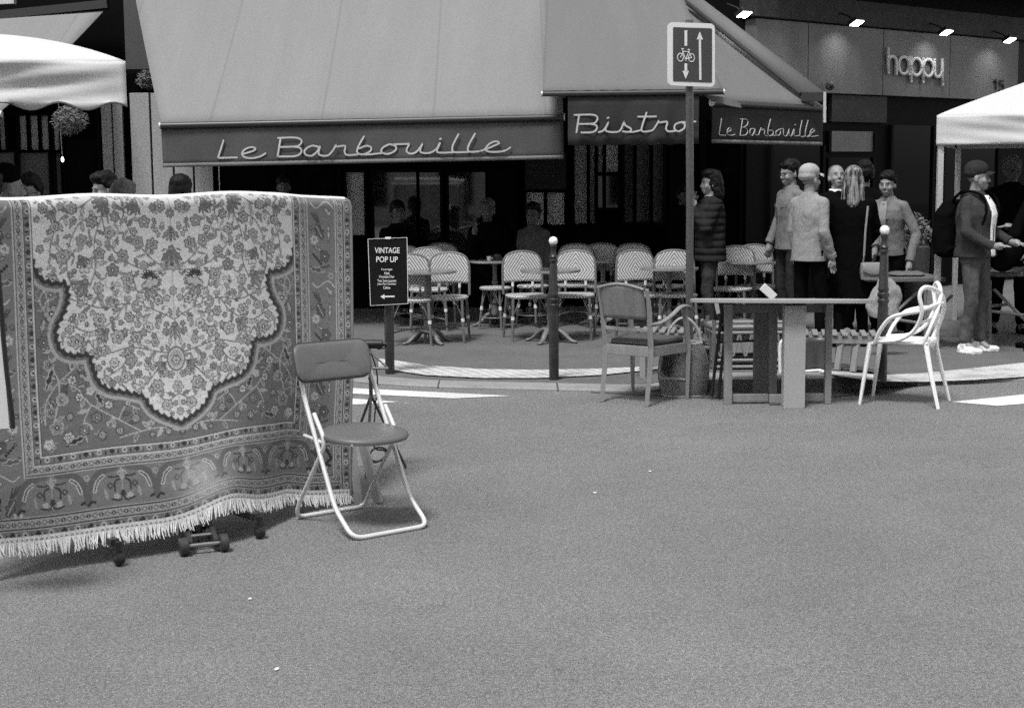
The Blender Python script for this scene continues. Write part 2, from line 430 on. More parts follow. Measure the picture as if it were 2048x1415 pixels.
# wicker
m = mat('wicker', .1, .6, n2=0); t = NT(m); x = t.xyz()
a_ = t.math('ARCTAN2', x[1], x[0])
st = t.math('SINE', t.math('MULTIPLY', x[2], 2*math.pi/.016)); cr = t.math('SINE', t.math('ADD', t.math('MULTIPLY', a_, 46), t.math('MULTIPLY', t.math('SIGN', st), 1.57)))
v_ = t.math('ADD', t.math('MULTIPLY', t.math('ABSOLUTE', st), .6), t.math('MULTIPLY', cr, .35)); n = t.noise(90, 2, .6)
v_ = t.math('ADD', v_, t.math('MULTIPLY', t.math('SUBTRACT', n, .5), .8))
gray_in(t, t.ramp(v_, [(.0, .03), (.5, .20), (1, .50)])); t.bump(v_, .8, .006); M['wicker'] = m
M['wick_l'] = mat('wicker_rim', .34, .6, n1=.3, s1=40)
# ================================================================== SETTING: ground
mb = MB()
def road_pt(u, v): return Vector((-60+120*u, -25+90*v, 0))
mb.grid(road_pt, 8, 6)
struct('road', mb, M['asphalt'], smooth=False)
KP = [(-900, 640), (-300, 700), (150, 722), (400, 735), (600, 752), (716, 766), (858, 776), (1056, 781), (1240, 785), (1450, 787), (1650, 785), (1763, 775), (1900, 768), (2048, 762), (2300, 750), (2900, 725)]
kw = [G(x, y) for x, y in KP]; kw = [Vector((-40, kw[0].y+9, 0))]+kw+[Vector((40, kw[-1].y+12, 0))]
ks = crom(kw[1:-1], 10); ks = [kw[0]]+ks+[kw[-1]]
nrm = []
for i, p in enumerate(ks):
    d = (ks[min(i+1, len(ks)-1)]-ks[max(i-1, 0)]); d.z = 0; d.normalize(); nrm.append(Vector((-d.y, d.x, 0)))
def kedge(i, off, z): q = ks[i]+nrm[i]*off; return Vector((q.x, q.y, z))
kb = MB(); vs = []; fs = []
for i, p in enumerate(ks):
    h = hp(p.x, p.y+.3)
    for off, z in ((0, -.02), (.0, h-.012), (.015, h), (.27, h+.004), (.27, -.02)): vs.append(kedge(i, off, z))
for i in range(len(ks)-1):
    for k in range(4): fs.append((i*5+k, (i+1)*5+k, (i+1)*5+k+1, i*5+k+1))
kb.add(vs, fs); struct('kerb', kb, M['kerb'], ang=30)
pv = MB(); vs = []; fs = []; NR = 26
for i, p in enumerate(ks):
    a = kedge(i, .268, 0)
    for k in range(NR+1):
        t = (k/NR)**1.6; y = a.y+(40-a.y)*t; vs.append(Vector((a.x, y, hp(a.x, y))))
for i in range(len(ks)-1):
    for k in range(NR): q = i*(NR+1)+k; fs.append((q, q+NR+1, q+NR+2, q+1))
pv.add(vs, fs); struct('pavement', pv, M['paving'])
# gritty gutter in front of the raised kerb
def strip(name, top, bot, mt, dz, n=40, pave=True, kind='structure'):
    def interp(L, x):
        for (x0, y0), (x1, y1) in zip(L, L[1:]):
            if x <= x1: return y0+(y1-y0)*(x-x0)/(x1-x0)
        return L[-1][1]
    x0, x1 = top[0][0], top[-1][0]; mb = MB()
    def f(u, v):
        x = x0+(x1-x0)*u; y = interp(bot, x)*(1-v)+interp(top, x)*v
        q = Gp(x, y) if pave else G(x, y); q.z += dz; return q
    mb.grid(f, n, 4); return struct(name, mb, mt)
strip('gutter', [(1180, 783.5), (1400, 782), (1640, 783), (1760, 783)], [(1180, 785), (1400, 796), (1640, 797), (1760, 786)], M['grit'], .005, pave=False)
strip('tactile_strip', [(757, 719), (785, 722), (850, 732), (960, 740), (1080, 742), (1200, 739), (1300, 735), (1385, 731)], [(757, 735), (785, 742), (850, 752), (960, 758), (1080, 758), (1200, 752), (1300, 742), (1385, 735)], M['tactile'], .012)
strip('tactile_strip', [(1640, 742), (1700, 749), (1770, 752), (1850, 748), (1950, 738), (2060, 726), (2300, 705)], [(1640, 747), (1700, 758), (1770, 765), (1850, 766), (1950, 762), (2060, 755), (2300, 735)], M['tactile'], .012)
def marking(pts):
    mb = MB(); mb.poly([G(x, y, .004) for x, y in pts]); struct('crossing_stripe', mb, M['marking'], smooth=False)
marking([(560, 762), (716, 776), (860, 783), (1024, 791), (905, 796), (716, 787), (560, 777)])
marking([(560, 790), (716, 797), (797, 803), (720, 808), (560, 812)])
marking([(1905, 803), (2048, 788), (2400, 760), (2400, 778), (1995, 811)])
marking([(2120, 835), (2500, 790), (2500, 815), (2300, 846)])
kf = MB(); vs = []; fs = []; sel = [i for i, p in enumerate(ks) if .85 < p.x < 3.25]
for i in sel:
    for off, z in ((-.05, .006), (-.004, .012), (-.003, max(.013, hp(ks[i].x, ks[i].y+.3)-.016))): vs.append(kedge(i, off, z))
for i in range(len(sel)-1):
    for k in range(2): fs.append((i*3+k, (i+1)*3+k, (i+1)*3+k+1, i*3+k+1))
kf.add(vs, fs); struct('kerb_face', kf, M['grit'])
# pieces of litter lying on the road
for i, (x, y) in enumerate([(812, 806), (1300, 942), (1190, 985), (553, 1337), (500, 1197), (1080, 762)]):
    q = G(x, y, .003); s = MB(); pts = [q+Vector((math.cos(a)*.009*random.uniform(.5, 1.4)*(1.6 if i == 0 else 1), math.sin(a)*.016*random.uniform(.5, 1.3), random.uniform(0, .002))) for a in [k*math.pi/4 for k in range(8)]]
    s.poly(pts, (0, 0, .002)); solo('paper_scrap', s, M['ballw'], ['torn white paper scrap on the road beside the crossing stripe', 'tiny pale scrap on the asphalt below the table', 'small pale crumb on the asphalt right of the folding chair', 'pale scrap lowest on the empty road', 'pale crumb on the road below the trolley jack', 'pale scrap on the kerb beside the middle bollard'][i], 'litter', 'scraps lying on the ground')
def ribbons(mb, sts, fn, r, nv, n=6):
    """flat painted strokes lying in the plane with normal nv"""
    for s in sts:
        pts = [fn(x, y) for x, y in s]
        if len(pts) > 2: pts = crom(pts, n)
        m_ = len(pts); L_ = []; R_ = []
        for i, p in enumerate(pts):
            T = (pts[min(i+1, m_-1)]-pts[max(i-1, 0)]).normalized(); sd = T.cross(nv).normalized()*r; L_.append(p+sd); R_.append(p-sd)
        mb.add(L_+R_, [(i, i+1, m_+i+1, m_+i) for i in range(m_-1)])
        for p in (pts[0], pts[-1]):
            u = nv.orthogonal().normalized(); v = nv.cross(u); mb.add([p+nv*.0004+(u*math.cos(k*math.pi/5)+v*math.sin(k*math.pi/5))*r for k in range(10)], [tuple(range(10))])
# ================================================================== CAFE BUILDING (front parallel to the street)
FY = 19.0
def F(x, y, off=0): return P(x, y, FY-off)
cafe = thing('cafe_building', 'dark cafe frontage with pale vertical cladding and black framed windows', 'building', (-2, FY, 0))
wl = MB(); wl.box((-3.6, FY+.6, 3.6), (13.1, 1.0, 7.3)); part('wall', wl, M['frame_d'], cafe, True, smooth=False)
def fbox(mb, x0, y0, x1, y1, off, th=.03):
    """panel on the front from photo rectangle"""
    a = F(x0, y0, off); b = F(x1, y1, off); ym = min((y0+y1)/2, 300); a.x = F(x0, ym, off).x; b.x = F(x1, ym, off).x; mb.box(((a.x+b.x)/2, FY-off+th/2, (a.z+b.z)/2), (abs(b.x-a.x), th, abs(a.z-b.z))); return mb
# cladding boards
cl = MB()
for x0, x1, y0, y1 in [(205, 225, 150, 640), (228, 247, 150, 640), (263, 301, 186, 640), (305, 344, 186, 640), (348, 384, 186, 640), (388, 424, 186, 640)]:
    fbox(cl, x0, y0, x1, y1, .14, .06)
part('cladding', cl, M['clad'], cafe, True, smooth=False, bevel=.004)
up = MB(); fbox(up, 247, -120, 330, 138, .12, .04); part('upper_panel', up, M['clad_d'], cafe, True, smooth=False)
cn = MB(); fbox(cn, 200, 139, 470, 146, .18, .10); part('cornice', cn, M['frame_d'], cafe, True, smooth=False)
def window(x0, y0, x1, y1, mt, off=.12, fr=.035, wname='window'):
    a = F(x0, y0, off); b = F(x1, y1, off); ym = min((y0+y1)/2, 330); a.x = F(x0, ym, off).x; b.x = F(x1, ym, off).x; cx, cz, w, h = (a.x+b.x)/2, (a.z+b.z)/2, abs(b.x-a.x), abs(a.z-b.z)
    f = MB()
    f.box((cx, FY-off, cz+h/2+fr/2), (w+2*fr, .06, fr)); f.box((cx, FY-off, cz-h/2-fr/2), (w+2*fr, .06, fr))
    f.box((cx-w/2-fr/2, FY-off, cz), (fr, .06, h-.004)); f.box((cx+w/2+fr/2, FY-off, cz), (fr, .06, h-.004))
    o = part(wname, f, M['frame_d'], cafe, True, smooth=False)
    p = MB(); p.box((cx, FY-off+.025, cz), (w, .01, h)); part('pane', p, mt, o, True, smooth=False); return o
for a in [(-60, 232, -8, 300, 'curtain'), (0, 232, 11, 300, 'curtain'), (40, 232, 56, 300, 'curtain'), (60, 232, 78, 300, 'curtain'), (83, 232, 98, 300, 'curtain'), (108, 232, 119, 300, 'curtain'),  # 'curtain' panes here and below: street reflection painted as pale colour, no curtains
          (-60, 306, 30, 620, 'pane_dim'), (40, 306, 98, 620, 'pane_dim'), (112, 306, 122, 620, 'pane_dim'), (130, 150, 198, 620, 'glass'),
          (440, 330, 560, 480, 'glass'), (572, 330, 676, 480, 'glass'), (692, 345, 727, 470, 'curtain'), (746, 345, 832, 480, 'glass_m'), (838, 345, 879, 480, 'glass_m'), (897, 345, 970, 500, 'glass_m'), (976, 345, 1028, 500, 'glass'),  # 'curtain' pane: painted street reflection
          (1053, 385, 1087, 449, 'pane_reflect_l'), (1094, 385, 1128, 449, 'pane_reflect_l'), (1149, 240, 1174, 447, 'curtain'), (1179, 240, 1189, 447, 'curtain'), (1196, 240, 1205, 344, 'pane_reflect_l'), (1212, 240, 1236, 344, 'pane_reflect_l'), (1196, 352, 1205, 415, 'glass_m'), (1212, 352, 1236, 415, 'glass_m'),
          (1249, 240, 1266, 444, 'pane_dim'), (1273, 240, 1299, 444, 'pane_dim'), (1306, 240, 1326, 444, 'pane_dim'), (1345, 240, 1400, 600, 'glass'), (1412, 240, 1480, 600, 'glass')]:
    window(*a[:4], M[a[4]])
rs = MB()
for x0, x1 in [(440, 676), (692, 880), (897, 1028), (1050, 1130), (1149, 1236), (1249, 1326)]: fbox(rs, x0, 510, x1, 640, .12, .04)
part('stall_riser', rs, M['frame_d'], cafe, True, smooth=False)
hd = MB(); hd.box((0, 0, 0), (.01, .01, .01)); a = F(439, 340, .16); 
ed = MB(); ed.box((F(438, 340, .18).x, FY-.18, 1.2), (.012, .012, 2.4)); part('metal_trim', ed, M['alu'], cafe, True)
# chalk menu board
cb = thing('menu_board', 'black chalk menu board with faint handwriting hung above the cafe windows', 'menu board', F(1090, 378, .22))
b_ = MB(); fbox(b_, 1050, 305, 1132, 378, .24, .02); part('panel', b_, M['poster'], cb, True, smooth=False)
def strokes(mb, sts, fn, r, n=6, flat=1):
    for s in sts:
        pts = [fn(x, y) for x, y in s]
        if len(pts) > 2: pts = crom(pts, n)
        mb.tube(pts, r, 6, flat=flat)
wr = MB(); st = []
for y, x0, x1 in [(331, 1052, 1098), (334, 1070, 1124), (345, 1054, 1084), (344, 1095, 1112), (352, 1066, 1120), (371, 1053, 1077), (372, 1082, 1098), (372, 1102, 1124), (361, 1100, 1128)]:
    x = x0; s = []
    while x < x1: s.append((x, y+random.uniform(-2.2, 2.2))); x += random.uniform(1.2, 2.6)
    st.append(s)
strokes(wr, st, lambda x, y: F(x, y, .255), .0016, 3, 1); part('chalk_writing', wr, mat('chalk', .16, .9), cb, True)
# ================================================================== CORNER SHOP receding to the right
K0 = Vector((2.96, 19.0)); KD = Vector((2.79, 2.3)).normalized(); KN = Vector((KD.y, -KD.x))   # normal towards the street
def PV(x, y, A, B, off=0):
    d = ray(x, y); e = (Vector(B)-Vector(A)); n = Vector((e.y, -e.x)).normalized()
    if n.y > 0: n = -n
    A2 = Vector(A)+n*off
    t = (n.x*(A2.x)+n.y*(A2.y))/(n.x*d.x+n.y*d.y); return CO+d*t
def S(x, y, off=0): return PV(x, y, K0, K0+KD, off)
shop = thing('corner_shop', 'dark shop frontage with a stone fascia reading happy and number 15', 'building', (K0.x+3, K0.y+3, 0))
RZ = math.atan2(KD.y, KD.x); RK = Matrix.Rotation(RZ, 3, 'Z')
def sbox(mb, s0, s1, z0, z1, off, th):
    c = K0+KD*((s0+s1)/2)+KN*(off-th/2); return mb.box((c.x, c.y, (z0+z1)/2), (s1-s0, th, z1-z0), RK)
def sx(x): q = S(x, 300); return (Vector((q.x, q.y))-K0).dot(KD)
w_ = MB(); sbox(w_, .01, 9, -.05, 2.70, 0, .6); sbox(w_, .01, 9, 3.60, 7.2, -.02, .6); part('wall', w_, M['frame_d'], shop, True, smooth=False)
fa = MB(); ed_ = [0.05, sx(1603), sx(1752), sx(1885), sx(2021)]
for a, b in zip(ed_, ed_[1:]): sbox(fa, a+.006, b-.006, 2.705, 3.585, .09, .3)
part('fascia', fa, M['concrete'], shop, True, smooth=False, bevel=.006)
fb = MB(); sbox(fb, sx(2021)+.02, 9, 2.705, 3.585, .05, .3); part('fascia_end', fb, M['wall_d'], shop, True, smooth=False)
le = MB(); sbox(le, .0, 9, 3.60, 3.92, .14, .5); part('ledge', le, M['soffit'], shop, True, smooth=False, bevel=.01)
bl = MB(); sbox(bl, .2, 9, 4.25, 4.45, .9, 1.2); part('balcony', bl, M['wall_d'], shop, True, smooth=False)
sl = MB()
for k in range(9): sbox(sl, 1.5, 9, 4.20, 4.245, .86-.1*k, .045)
part('balcony_slats', sl, M['concrete'], shop, True, smooth=False)
dr = MB(); sbox(dr, sx(1655), sx(1765), 2.34, 2.69, .06, .1); part('roller_box', dr, M['soffit'], shop, True, smooth=False)
for x0, y0, x1, y1, k in [(1656, 262, 1742, 303, 'pane_dim'), (1655, 315, 1740, 430, 'glass'), (1780, 250, 1860, 560, 'glass'), (1885, 250, 1990, 560, 'glass'), (1655, 440, 1740, 600, 'glass'), (1540, 290, 1640, 600, 'glass')]:
    q = MB(); z1, z0 = S(x0, y0).z, S(x0, y1).z; sbox(q, sx(x0), sx(x1), max(.1, z0), z1, .03, .02)
    o = part('window', q, M[k], shop, True, smooth=False)
    f = MB(); sbox(f, sx(x0)-.05, sx(x0), max(.1, z0), z1, .06, .06); part('frame', f, M['frame_d'], o, True, smooth=False); f = MB(); sbox(f, sx(x1), sx(x1)+.05, max(.1, z0), z1, .06, .06); part('frame', f, M['frame_d'], o, True, smooth=False)
dd = MB(); q = S(1660, 172, .2); dd.ball(q, .062); o = part('camera_dome', dd, M['concrete'], shop, True)
ddd = MB(); ddd.ball(q+Vector((.01, -.04, -.005)), .035); part('lens', ddd, M['black'], o, True)
# raised letters "happy"
hs = [[(1776, 98), (1776, 146)], [(1776, 124), (1780, 114), (1787, 114), (1792, 122), (1792, 148)]]
def oval(cx, cy, rx, ry): return [(cx+rx*math.cos(a), cy+ry*math.sin(a)) for a in [k*math.pi/8 for k in range(17)]]
hs += [oval(1807, 131, 10.5, 17), [(1817.5, 114), (1817.5, 149)], [(1821.5, 116), (1821.5, 163)], oval(1832, 134, 10.5, 17), [(1845.5, 118), (1845.5, 165)], oval(1856, 136, 10.5, 17),
       [(1869, 120), (1869, 146), (1873, 154), (1880, 152), (1884, 144)], [(1884.5, 120), (1884.5, 170)]]
hl = MB(); ribbons(hl, hs, lambda x, y: S(x, y, .125), .0205, Vector((KN.x, KN.y, 0)), 3)
part('lettering', hl, M['valance_hem'] if 0 else mat('fascia_letter', .5, .6), shop, True, mods=[solidify(.03)])
nm = MB(); strokes(nm, [[(1988, 163), (1992, 160)], [(1992, 159), (1992, 180)], [(2007, 162), (2000, 162)], [(2000, 162), (1999, 170)], [(1999, 170), (2005, 169), (2007, 175), (2004, 182), (1998, 181)]], lambda x, y: S(x, y, .11), .014, 4)
part('street_number', nm, M['black'], shop, True)
# flood lamps above the fascia
for i, (x, y, lb) in enumerate([(1489, 31, 'leftmost lit floodlight above the stone fascia beside the sloping awning'), (1714, 48, 'second lit floodlight above the fascia left of the shop lettering'), (1893, 67, 'lit floodlight directly above the last letters of the shop name'), (2020, 82, 'rightmost lit floodlight above the street number')]):
    c = S(x, y, .42); L = thing('floodlight', lb, 'floodlight', c, RZ, 'floodlights above the shop fascia')
    hb = MB(); hb.box((0, .012, .035), (.19, .15, .05), Matrix.Rotation(R(-28), 3, 'X')); part('housing', hb, M['black'], L, bevel=.008)
    ar = MB(); ar.tube([(0, .28, .16), (0, .12, .10), (0, .05, .05)], .011); part('arm', ar, M['black'], L)
    ln = MB(); ln.box((0, 0, .006), (.155, .115, .006), Matrix.Rotation(R(-28), 3, 'X')); part('lens', ln, M['lamp'], L)
    sp = bpy.data.lights.new('spot', 'SPOT'); sp.energy = 5.5; sp.spot_size = R(120); sp.spot_blend = 1; sp.shadow_soft_size = .05
    so = bpy.data.objects.new('lamp_light', sp); COL.objects.link(so); so.parent = L; so.location = (0, .02, -.03); so.rotation_euler = (R(28), 0, 0)
# ================================================================== AWNINGS
def quadgrid(mb, A, B, C_, D_, nu=24, nv=16, sag=0):
    """A,B front (low) left,right; C back right; D back left"""
    A, B, C_, D_ = map(Vector, (A, B, C_, D_))
    def f(u, v):
        q = A.lerp(B, u).lerp(D_.lerp(C_, u), v); q.z -= sag*4*v*(1-v)+.006*math.sin(u*29)*math.sin(v*math.pi)+.004*math.sin(u*71+v*4)*(1-v); return q
    return mb.grid(f, nu, nv)
def awning(label, A, B, Cc, Dd, mcloth, mval, vh, letters=None, lr=.012, fn=None, hem=True, drop=.05, scal=0, wave=.006, ins=(0, 1), br_=.034):
    A, B, Cc, Dd = map(Vector, (A, B, Cc, Dd)); th = thing('awning', label, 'awning', (A+B)/2-Vector((0, 0, vh)), 0, 'awnings over the terrace')
    c = MB(); quadgrid(c, A, B, Cc, Dd, sag=.04); part('canopy', c, mcloth, th, True, mods=[solidify(.008)])
    bar = MB(); e = (B-A).normalized(); bar.tube([A+Vector((0, -.01, -.03)), B+Vector((0, -.01, -.03))], br_, 14); part('front_bar', bar, M['bar'], th, True)
    for q in (A, B):
        cp = MB(); s_ = e if q is B else -e; cp.tube([q+Vector((0, -.01, -.03)), q+Vector((0, -.01, -.03))+s_*.014], br_*1.1, 14); part('bar_end_cap', cp, M['alu'], th, True)
    v = MB(); n = 90
    def vf(u, w):
        u = ins[0]+(ins[1]-ins[0])*u
        q = A.lerp(B, u); z = vh*w
        if scal and w == 1: z += scal*(abs(math.sin(u*n/2.9)))
        return Vector((q.x, q.y+.016*math.sin(u*17+1)*w+wave*math.sin(u*43+w*3)*w+.006*math.sin(u*90)*w*w, q.z-drop-z))
    v.grid(lambda u, w: vf(u, 1-w), n, 5); vo = part('valance', v, mval, th, True, mods=[solidify(.004)])
    if hem:
        h = MB(); h.grid(lambda u, w: vf(u, 1-.10*w)+Vector((0, -.006, 0)), n, 1); part('hem', h, M['hem'], vo, True, mods=[solidify(.003)])
    # arms folding under the cloth
    for f_ in (.12, .88):
        p0 = Dd.lerp(Cc, f_)+Vector((0, 0, -.35)); p2 = A.lerp(B, f_)+Vector((0, .05, -.05)); p1 = (p0+p2)/2+e*.5*(1 if f_ < .5 else -1)
        am = MB(); am.tube([p0, p1, p2], .022, 8); part('folding_arm', am, M['bar'], th, True)
    if letters:
        d = MB(); l = MB(); pn = (fn(1200, 260, 1)-fn(1200, 260, 0)).normalized()
        ribbons(d, letters, lambda x, y: fn(x+.8, y+1.0, .020), lr*1.0, pn); part('letter_dark_line', d, M['letter_d'], vo, True)  # dark outline ribbon set slightly down and right of each stroke
        ribbons(l, letters, lambda x, y: fn(x, y, .023), lr*.76, pn); part('lettering', l, M['letter'], vo, True)
    return th
def lets(L, y0, x0, k): return [[(x, y0+(x-x0)*k-h) for x, h in s] for s in L]
T1 = [[(447, 36), (436, 1)], [(436, 1), (474, 1)], [(487, 8), (505, 13), (511, 18), (503, 21), (490, 17), (484, 8), (490, 1), (505, -1), (520, 2), (531, 8)],
      [(561, 37), (555, 1)], [(556, 38), (590, 38), (603, 32), (598, 22), (585, 20), (560, 20)], [(585, 20), (600, 17), (602, 8), (590, 1), (555, 1)],
      [(640, 17), (624, 21), (610, 13), (611, 4), (623, 1), (634, 9), (640, 20)], [(640, 20), (637, 6), (643, 1), (656, 1), (666, 11), (672, 22)], [(672, 22), (674, 18), (690, 19), (689, 8), (694, 1), (715, 1)],
      [(728, 37), (716, 16), (715, 5), (726, 1), (740, 7), (742, 15), (732, 18), (718, 13)], [(726, 1), (742, 1), (764, 3)],
      [(790, 17), (778, 20), (764, 12), (764, 4), (776, 1), (790, 7), (792, 15), (786, 19), (803, 20), (819, 20)],
      [(819, 20), (813, 8), (818, 1), (830, 2), (840, 12), (845, 20)], [(845, 20), (840, 6), (847, 1), (862, 2), (874, 10), (879, 20)],
      [(880, 20), (874, 5), (880, 1), (905, 1)], [(917, 37), (906, 16), (905, 4), (912, 1), (936, 1)], [(950, 37), (938, 16), (936, 4), (944, 1), (960, 2)],
      [(960, 2), (972, 6), (985, 11), (998, 17), (992, 21), (980, 17), (971, 7), (977, 1), (995, 0), (1010, 2), (1021, 8)],
      [(880, 28), (882, 29)]]
awning('long grey canvas awning over the main terrace reading Le Barbouille', P(322, 246, 16), P(1127, 229, 16), P(1108, -70, 18.9), P(258, -70, 18.9), M['awning'], M['valance'], .415,
       lets(T1, 317, 432, -.0238), .0125, lambda x, y, o: P(x, y, 16-o))
T2 = [[(1158, 34), (1153, 1)], [(1149, 35), (1185, 35), (1195, 29), (1190, 19), (1180, 17), (1155, 17)], [(1180, 17), (1192, 14), (1193, 6), (1183, 0), (1153, 0)],
      [(1197, 0), (1206, 3), (1213, 12), (1217, 20)], [(1217, 20), (1211, 6), (1216, 1), (1232, 0), (1241, 4), (1248, 20)], [(1248, 20), (1251, 13), (1262, 6), (1258, 0), (1246, 1)], [(1256, 0), (1268, 0), (1281, 3)], [(1215, 28), (1217, 29)],
      [(1293, 38), (1285, 14), (1283, 3), (1290, 0), (1305, 3), (1312, 12), (1318, 22)], [(1276, 30), (1312, 30)], [(1318, 22), (1319, 18), (1334, 19), (1332, 6), (1337, 0), (1350, 1)],
      [(1362, 18), (1351, 14), (1349, 5), (1357, 0), (1368, 6), (1369, 15), (1362, 18), (1375, 18), (1391, 19)]]
A2, B2 = P(1085, 182, 15.2), P(1446, 178, 15.2)
awning('grey corner awning with a loose dark flap reading Bistro', A2, B2, P(1345, -60, 18.4), P(1095, -75, 18.9), M['awning2'], M['valance_d'], .50,
       lets(T2, 265, 1150, -.012), .0115, lambda x, y, o: P(x, y, 15.2-o), hem=False, scal=-.012, wave=.014, ins=(.14, .868), br_=.027)
A3, B3 = P(1424, 200, 16), P(1646, 212, 17.4)
T3 = [[(1443, 34), (1438, 1)], [(1438, 1), (1451, 1)], [(1455, 7), (1462, 12), (1460, 16), (1455, 12), (1455, 3), (1462, 1), (1470, 3)], [(1485, 34), (1480, 1)], [(1481, 34), (1494, 33), (1495, 24), (1488, 18), (1483, 18)], [(1488, 18), (1495, 12), (1492, 3), (1480, 1)],
      [(1509, 15), (1501, 14), (1500, 5), (1505, 2), (1510, 14)], [(1510, 14), (1510, 4), (1517, 3)], [(1517, 3), (1522, 17), (1523, 13), (1529, 14), (1529, 4), (1534, 1)], [(1541, 35), (1536, 14), (1537, 2), (1545, 4), (1546, 12), (1538, 12)], [(1540, 2), (1555, 3)],
      [(1557, 14), (1552, 10), (1553, 3), (1559, 4), (1561, 12), (1557, 15), (1567, 16)], [(1567, 16), (1567, 4), (1572, 2), (1576, 8), (1578, 16)], [(1578, 16), (1578, 4), (1583, 2)], [(1583, 2), (1588, 16), (1588, 4), (1592, 2)], [(1590, 24), (1591, 25)],
      [(1604, 34), (1600, 14), (1600, 4), (1604, 1), (1611, 3)], [(1616, 34), (1611, 14), (1611, 4), (1615, 1), (1622, 4)], [(1592, 2), (1600, 4)], [(1615, 1), (1622, 8), (1629, 14), (1625, 17), (1620, 10), (1622, 2), (1636, 4)]]
AB = (Vector((A3.x, A3.y)), Vector((B3.x, B3.y)))
aw3 = awning('grey side awning receding right with a small Le Barbouille valance', A3, B3, P(1369, -5, 18.9), P(1180, -60, 18.7), M['awning2'], M['valance_d'], .40,
       lets(T3, 271, 1437, .02), .0062, lambda x, y, o: PV(x, y, AB[0], AB[1], o))
# sloping gable strip along the right side of the side awning
g = MB(); g.add([P(1367, -2, 18.6), P(1401, -4, 18.5), P(1650, 186, 17.2), P(1604, 186, 17.25)], [(0, 1, 2, 3)])
part('gable_strip', g, M['awning2'], aw3, True, mods=[solidify(.02)])
g = MB(); g.tube([P(1364, -2, 18.62), P(1602, 187, 17.27)], .028, 8); part('gable_gap_shade', g, M['bar'], aw3, True)  # dark tube standing in for the shaded gap under the strip
g = MB(); g.box(P(1627, 194, 17.2), (.27, .12, .1)); part('gable_strip_end', g, M['bar'], aw3, True, smooth=False)
g = MB(); g.beam(P(1649, 184, 17.15), P(1649, 245, 17.15), .03, .03); part('side_rail', g, M['alu'], aw3, True)
# torn flap where two awnings meet
g = MB(); a0 = [P(1408, 190, 15.3), P(1450, 194, 15.35), P(1480, 206, 15.4), P(1483, 216, 15.42), P(1462, 212, 15.36), P(1425, 203, 15.3)]; g.poly(a0, (0, .03, 0)); part('loose_flap', g, M['awning2'], aw3, True)
# left awning, mostly out of frame
AL, BL = P(-700, 225, 16), P(2, 222, 16)
awning('grey awning at the far left behind the white parasol', AL, BL, P(216, 13, 18.9), P(-500, 60, 18.9), M['awning'], M['valance'], .1, hem=False)
g = MB(); g.beam(P(-300, 62, 18.8), P(217, 9, 18.8), .16, .10); o = solo('awning_cassette', g, M['bar'], 'dark cassette housing above the far left awning', 'awning cassette')
g = MB(); g.beam(P(-300, 18, 18.8), P(30, 4, 18.8), .1, .05); solo('gutter_pipe', g, M['alu'], 'pale pipe along the top left above the awning cassette', 'pipe')
# ================================================================== PARASOL left, GAZEBO right
def shade(name, label, cat, C0, f, s, L, zt, vh, apex, gfun, mt, scal, legs, fold):
    C0 = Vector(C0); f = Vector(f).normalized(); s = Vector(s).normalized(); ce = C0+(f+s)*L/2
    T = thing(name, label, cat, (ce.x, ce.y, 0))
    def pt(u, v, z): q = C0+f*L*u+s*L*v; return Vector((q.x, q.y, z))
    r = MB()
    def rf(u, v):
        t = min(u, 1-u, v, 1-v)*2; sg = .025*math.sin(math.pi*2*max(u, v))*(1-t)
        return pt(u, v, zt+(apex-zt)*gfun(t)-.02*math.sin(u*math.pi)*(1-t)*(1 if fold else .3))
    r.grid(rf, 48, 48); part('canopy', r, mt, T, True, mods=[solidify(.004)])
    def vz(u, w):
        q = zt-vh*w
        if scal and w == 1: q += scal*math.sin(u*L/.31*2*math.pi)
        return q
    sides = [(lambda u, w: pt(u, 0, 0), (-s)), (lambda u, w: pt(1, u, 0), f)]
    if not scal: sides += [(lambda u, w: pt(u, 1, 0), s), (lambda u, w: pt(0, u, 0), (-f))]
    v = MB(); tr = MB()
    for fn, n in sides:
        def g_(u, w, fn=fn, n=n):
            q = fn(u, w); e_ = math.sin(u*math.pi)**.5
            q = q+n*(.018*math.sin(w*7+u*5)*e_*fold+.02*w*math.sin(u*22)*e_*fold+.012*math.sin((w*1.7-u*2.5)*9)*e_*fold); q.z = vz(u, w); return q
        v.grid(lambda u, w, g_=g_: g_(u, 1-w), 90, 12)
        if scal: tr.tube([g_(k/90, 1)-s*.003 for k in range(91)], .006, 5)
    part('valance', v, mt, T, True, mods=[solidify(.003)])
    if scal: part('edge_trim', tr, M['trim'], T, True)
    for (u, v_) in legs:
        q = pt(u, v_, 0); lg = MB(); lg.box((q.x, q.y, zt/2), (.05, .05, zt)); lg.box((q.x, q.y, .012), (.11, .11, .02)); part('leg', lg, M['alu'], T, True, smooth=False)
    return T, ce
c0 = P(251, 128, 9)
T, ce = shade('parasol', 'large square white parasol with wavy valance at the left edge', 'parasol', (c0.x, c0.y, 0), (-.95, -.31, 0), (-.31, .95, 0), 2.9, 2.375, .262, 2.62, lambda t: 1-(1-t)**3, M['tent'], .022, [], 1)
mp = MB(); mp.tube([(ce.x, ce.y, 0), (ce.x, ce.y, 2.6)], .028, 12); mp.box((ce.x, ce.y, .04), (.6, .6, .08)); part('pole', mp, M['alu'], T, True)
for a_ in range(4):
    sv = Vector((-.95, -.31, 0)).normalized(); s2 = Vector((-.31, .95, 0)).normalized(); d_ = [sv+s2, sv-s2, -sv+s2, -sv-s2][a_]
    rb = MB(); rb.tube([(ce.x, ce.y, 2.5), (ce.x+d_.x*1.42, ce.y+d_.y*1.42, 2.33)], .01, 6); part('rib', rb, M['alu'], T, True)
c1 = P(1874, 231, 14)
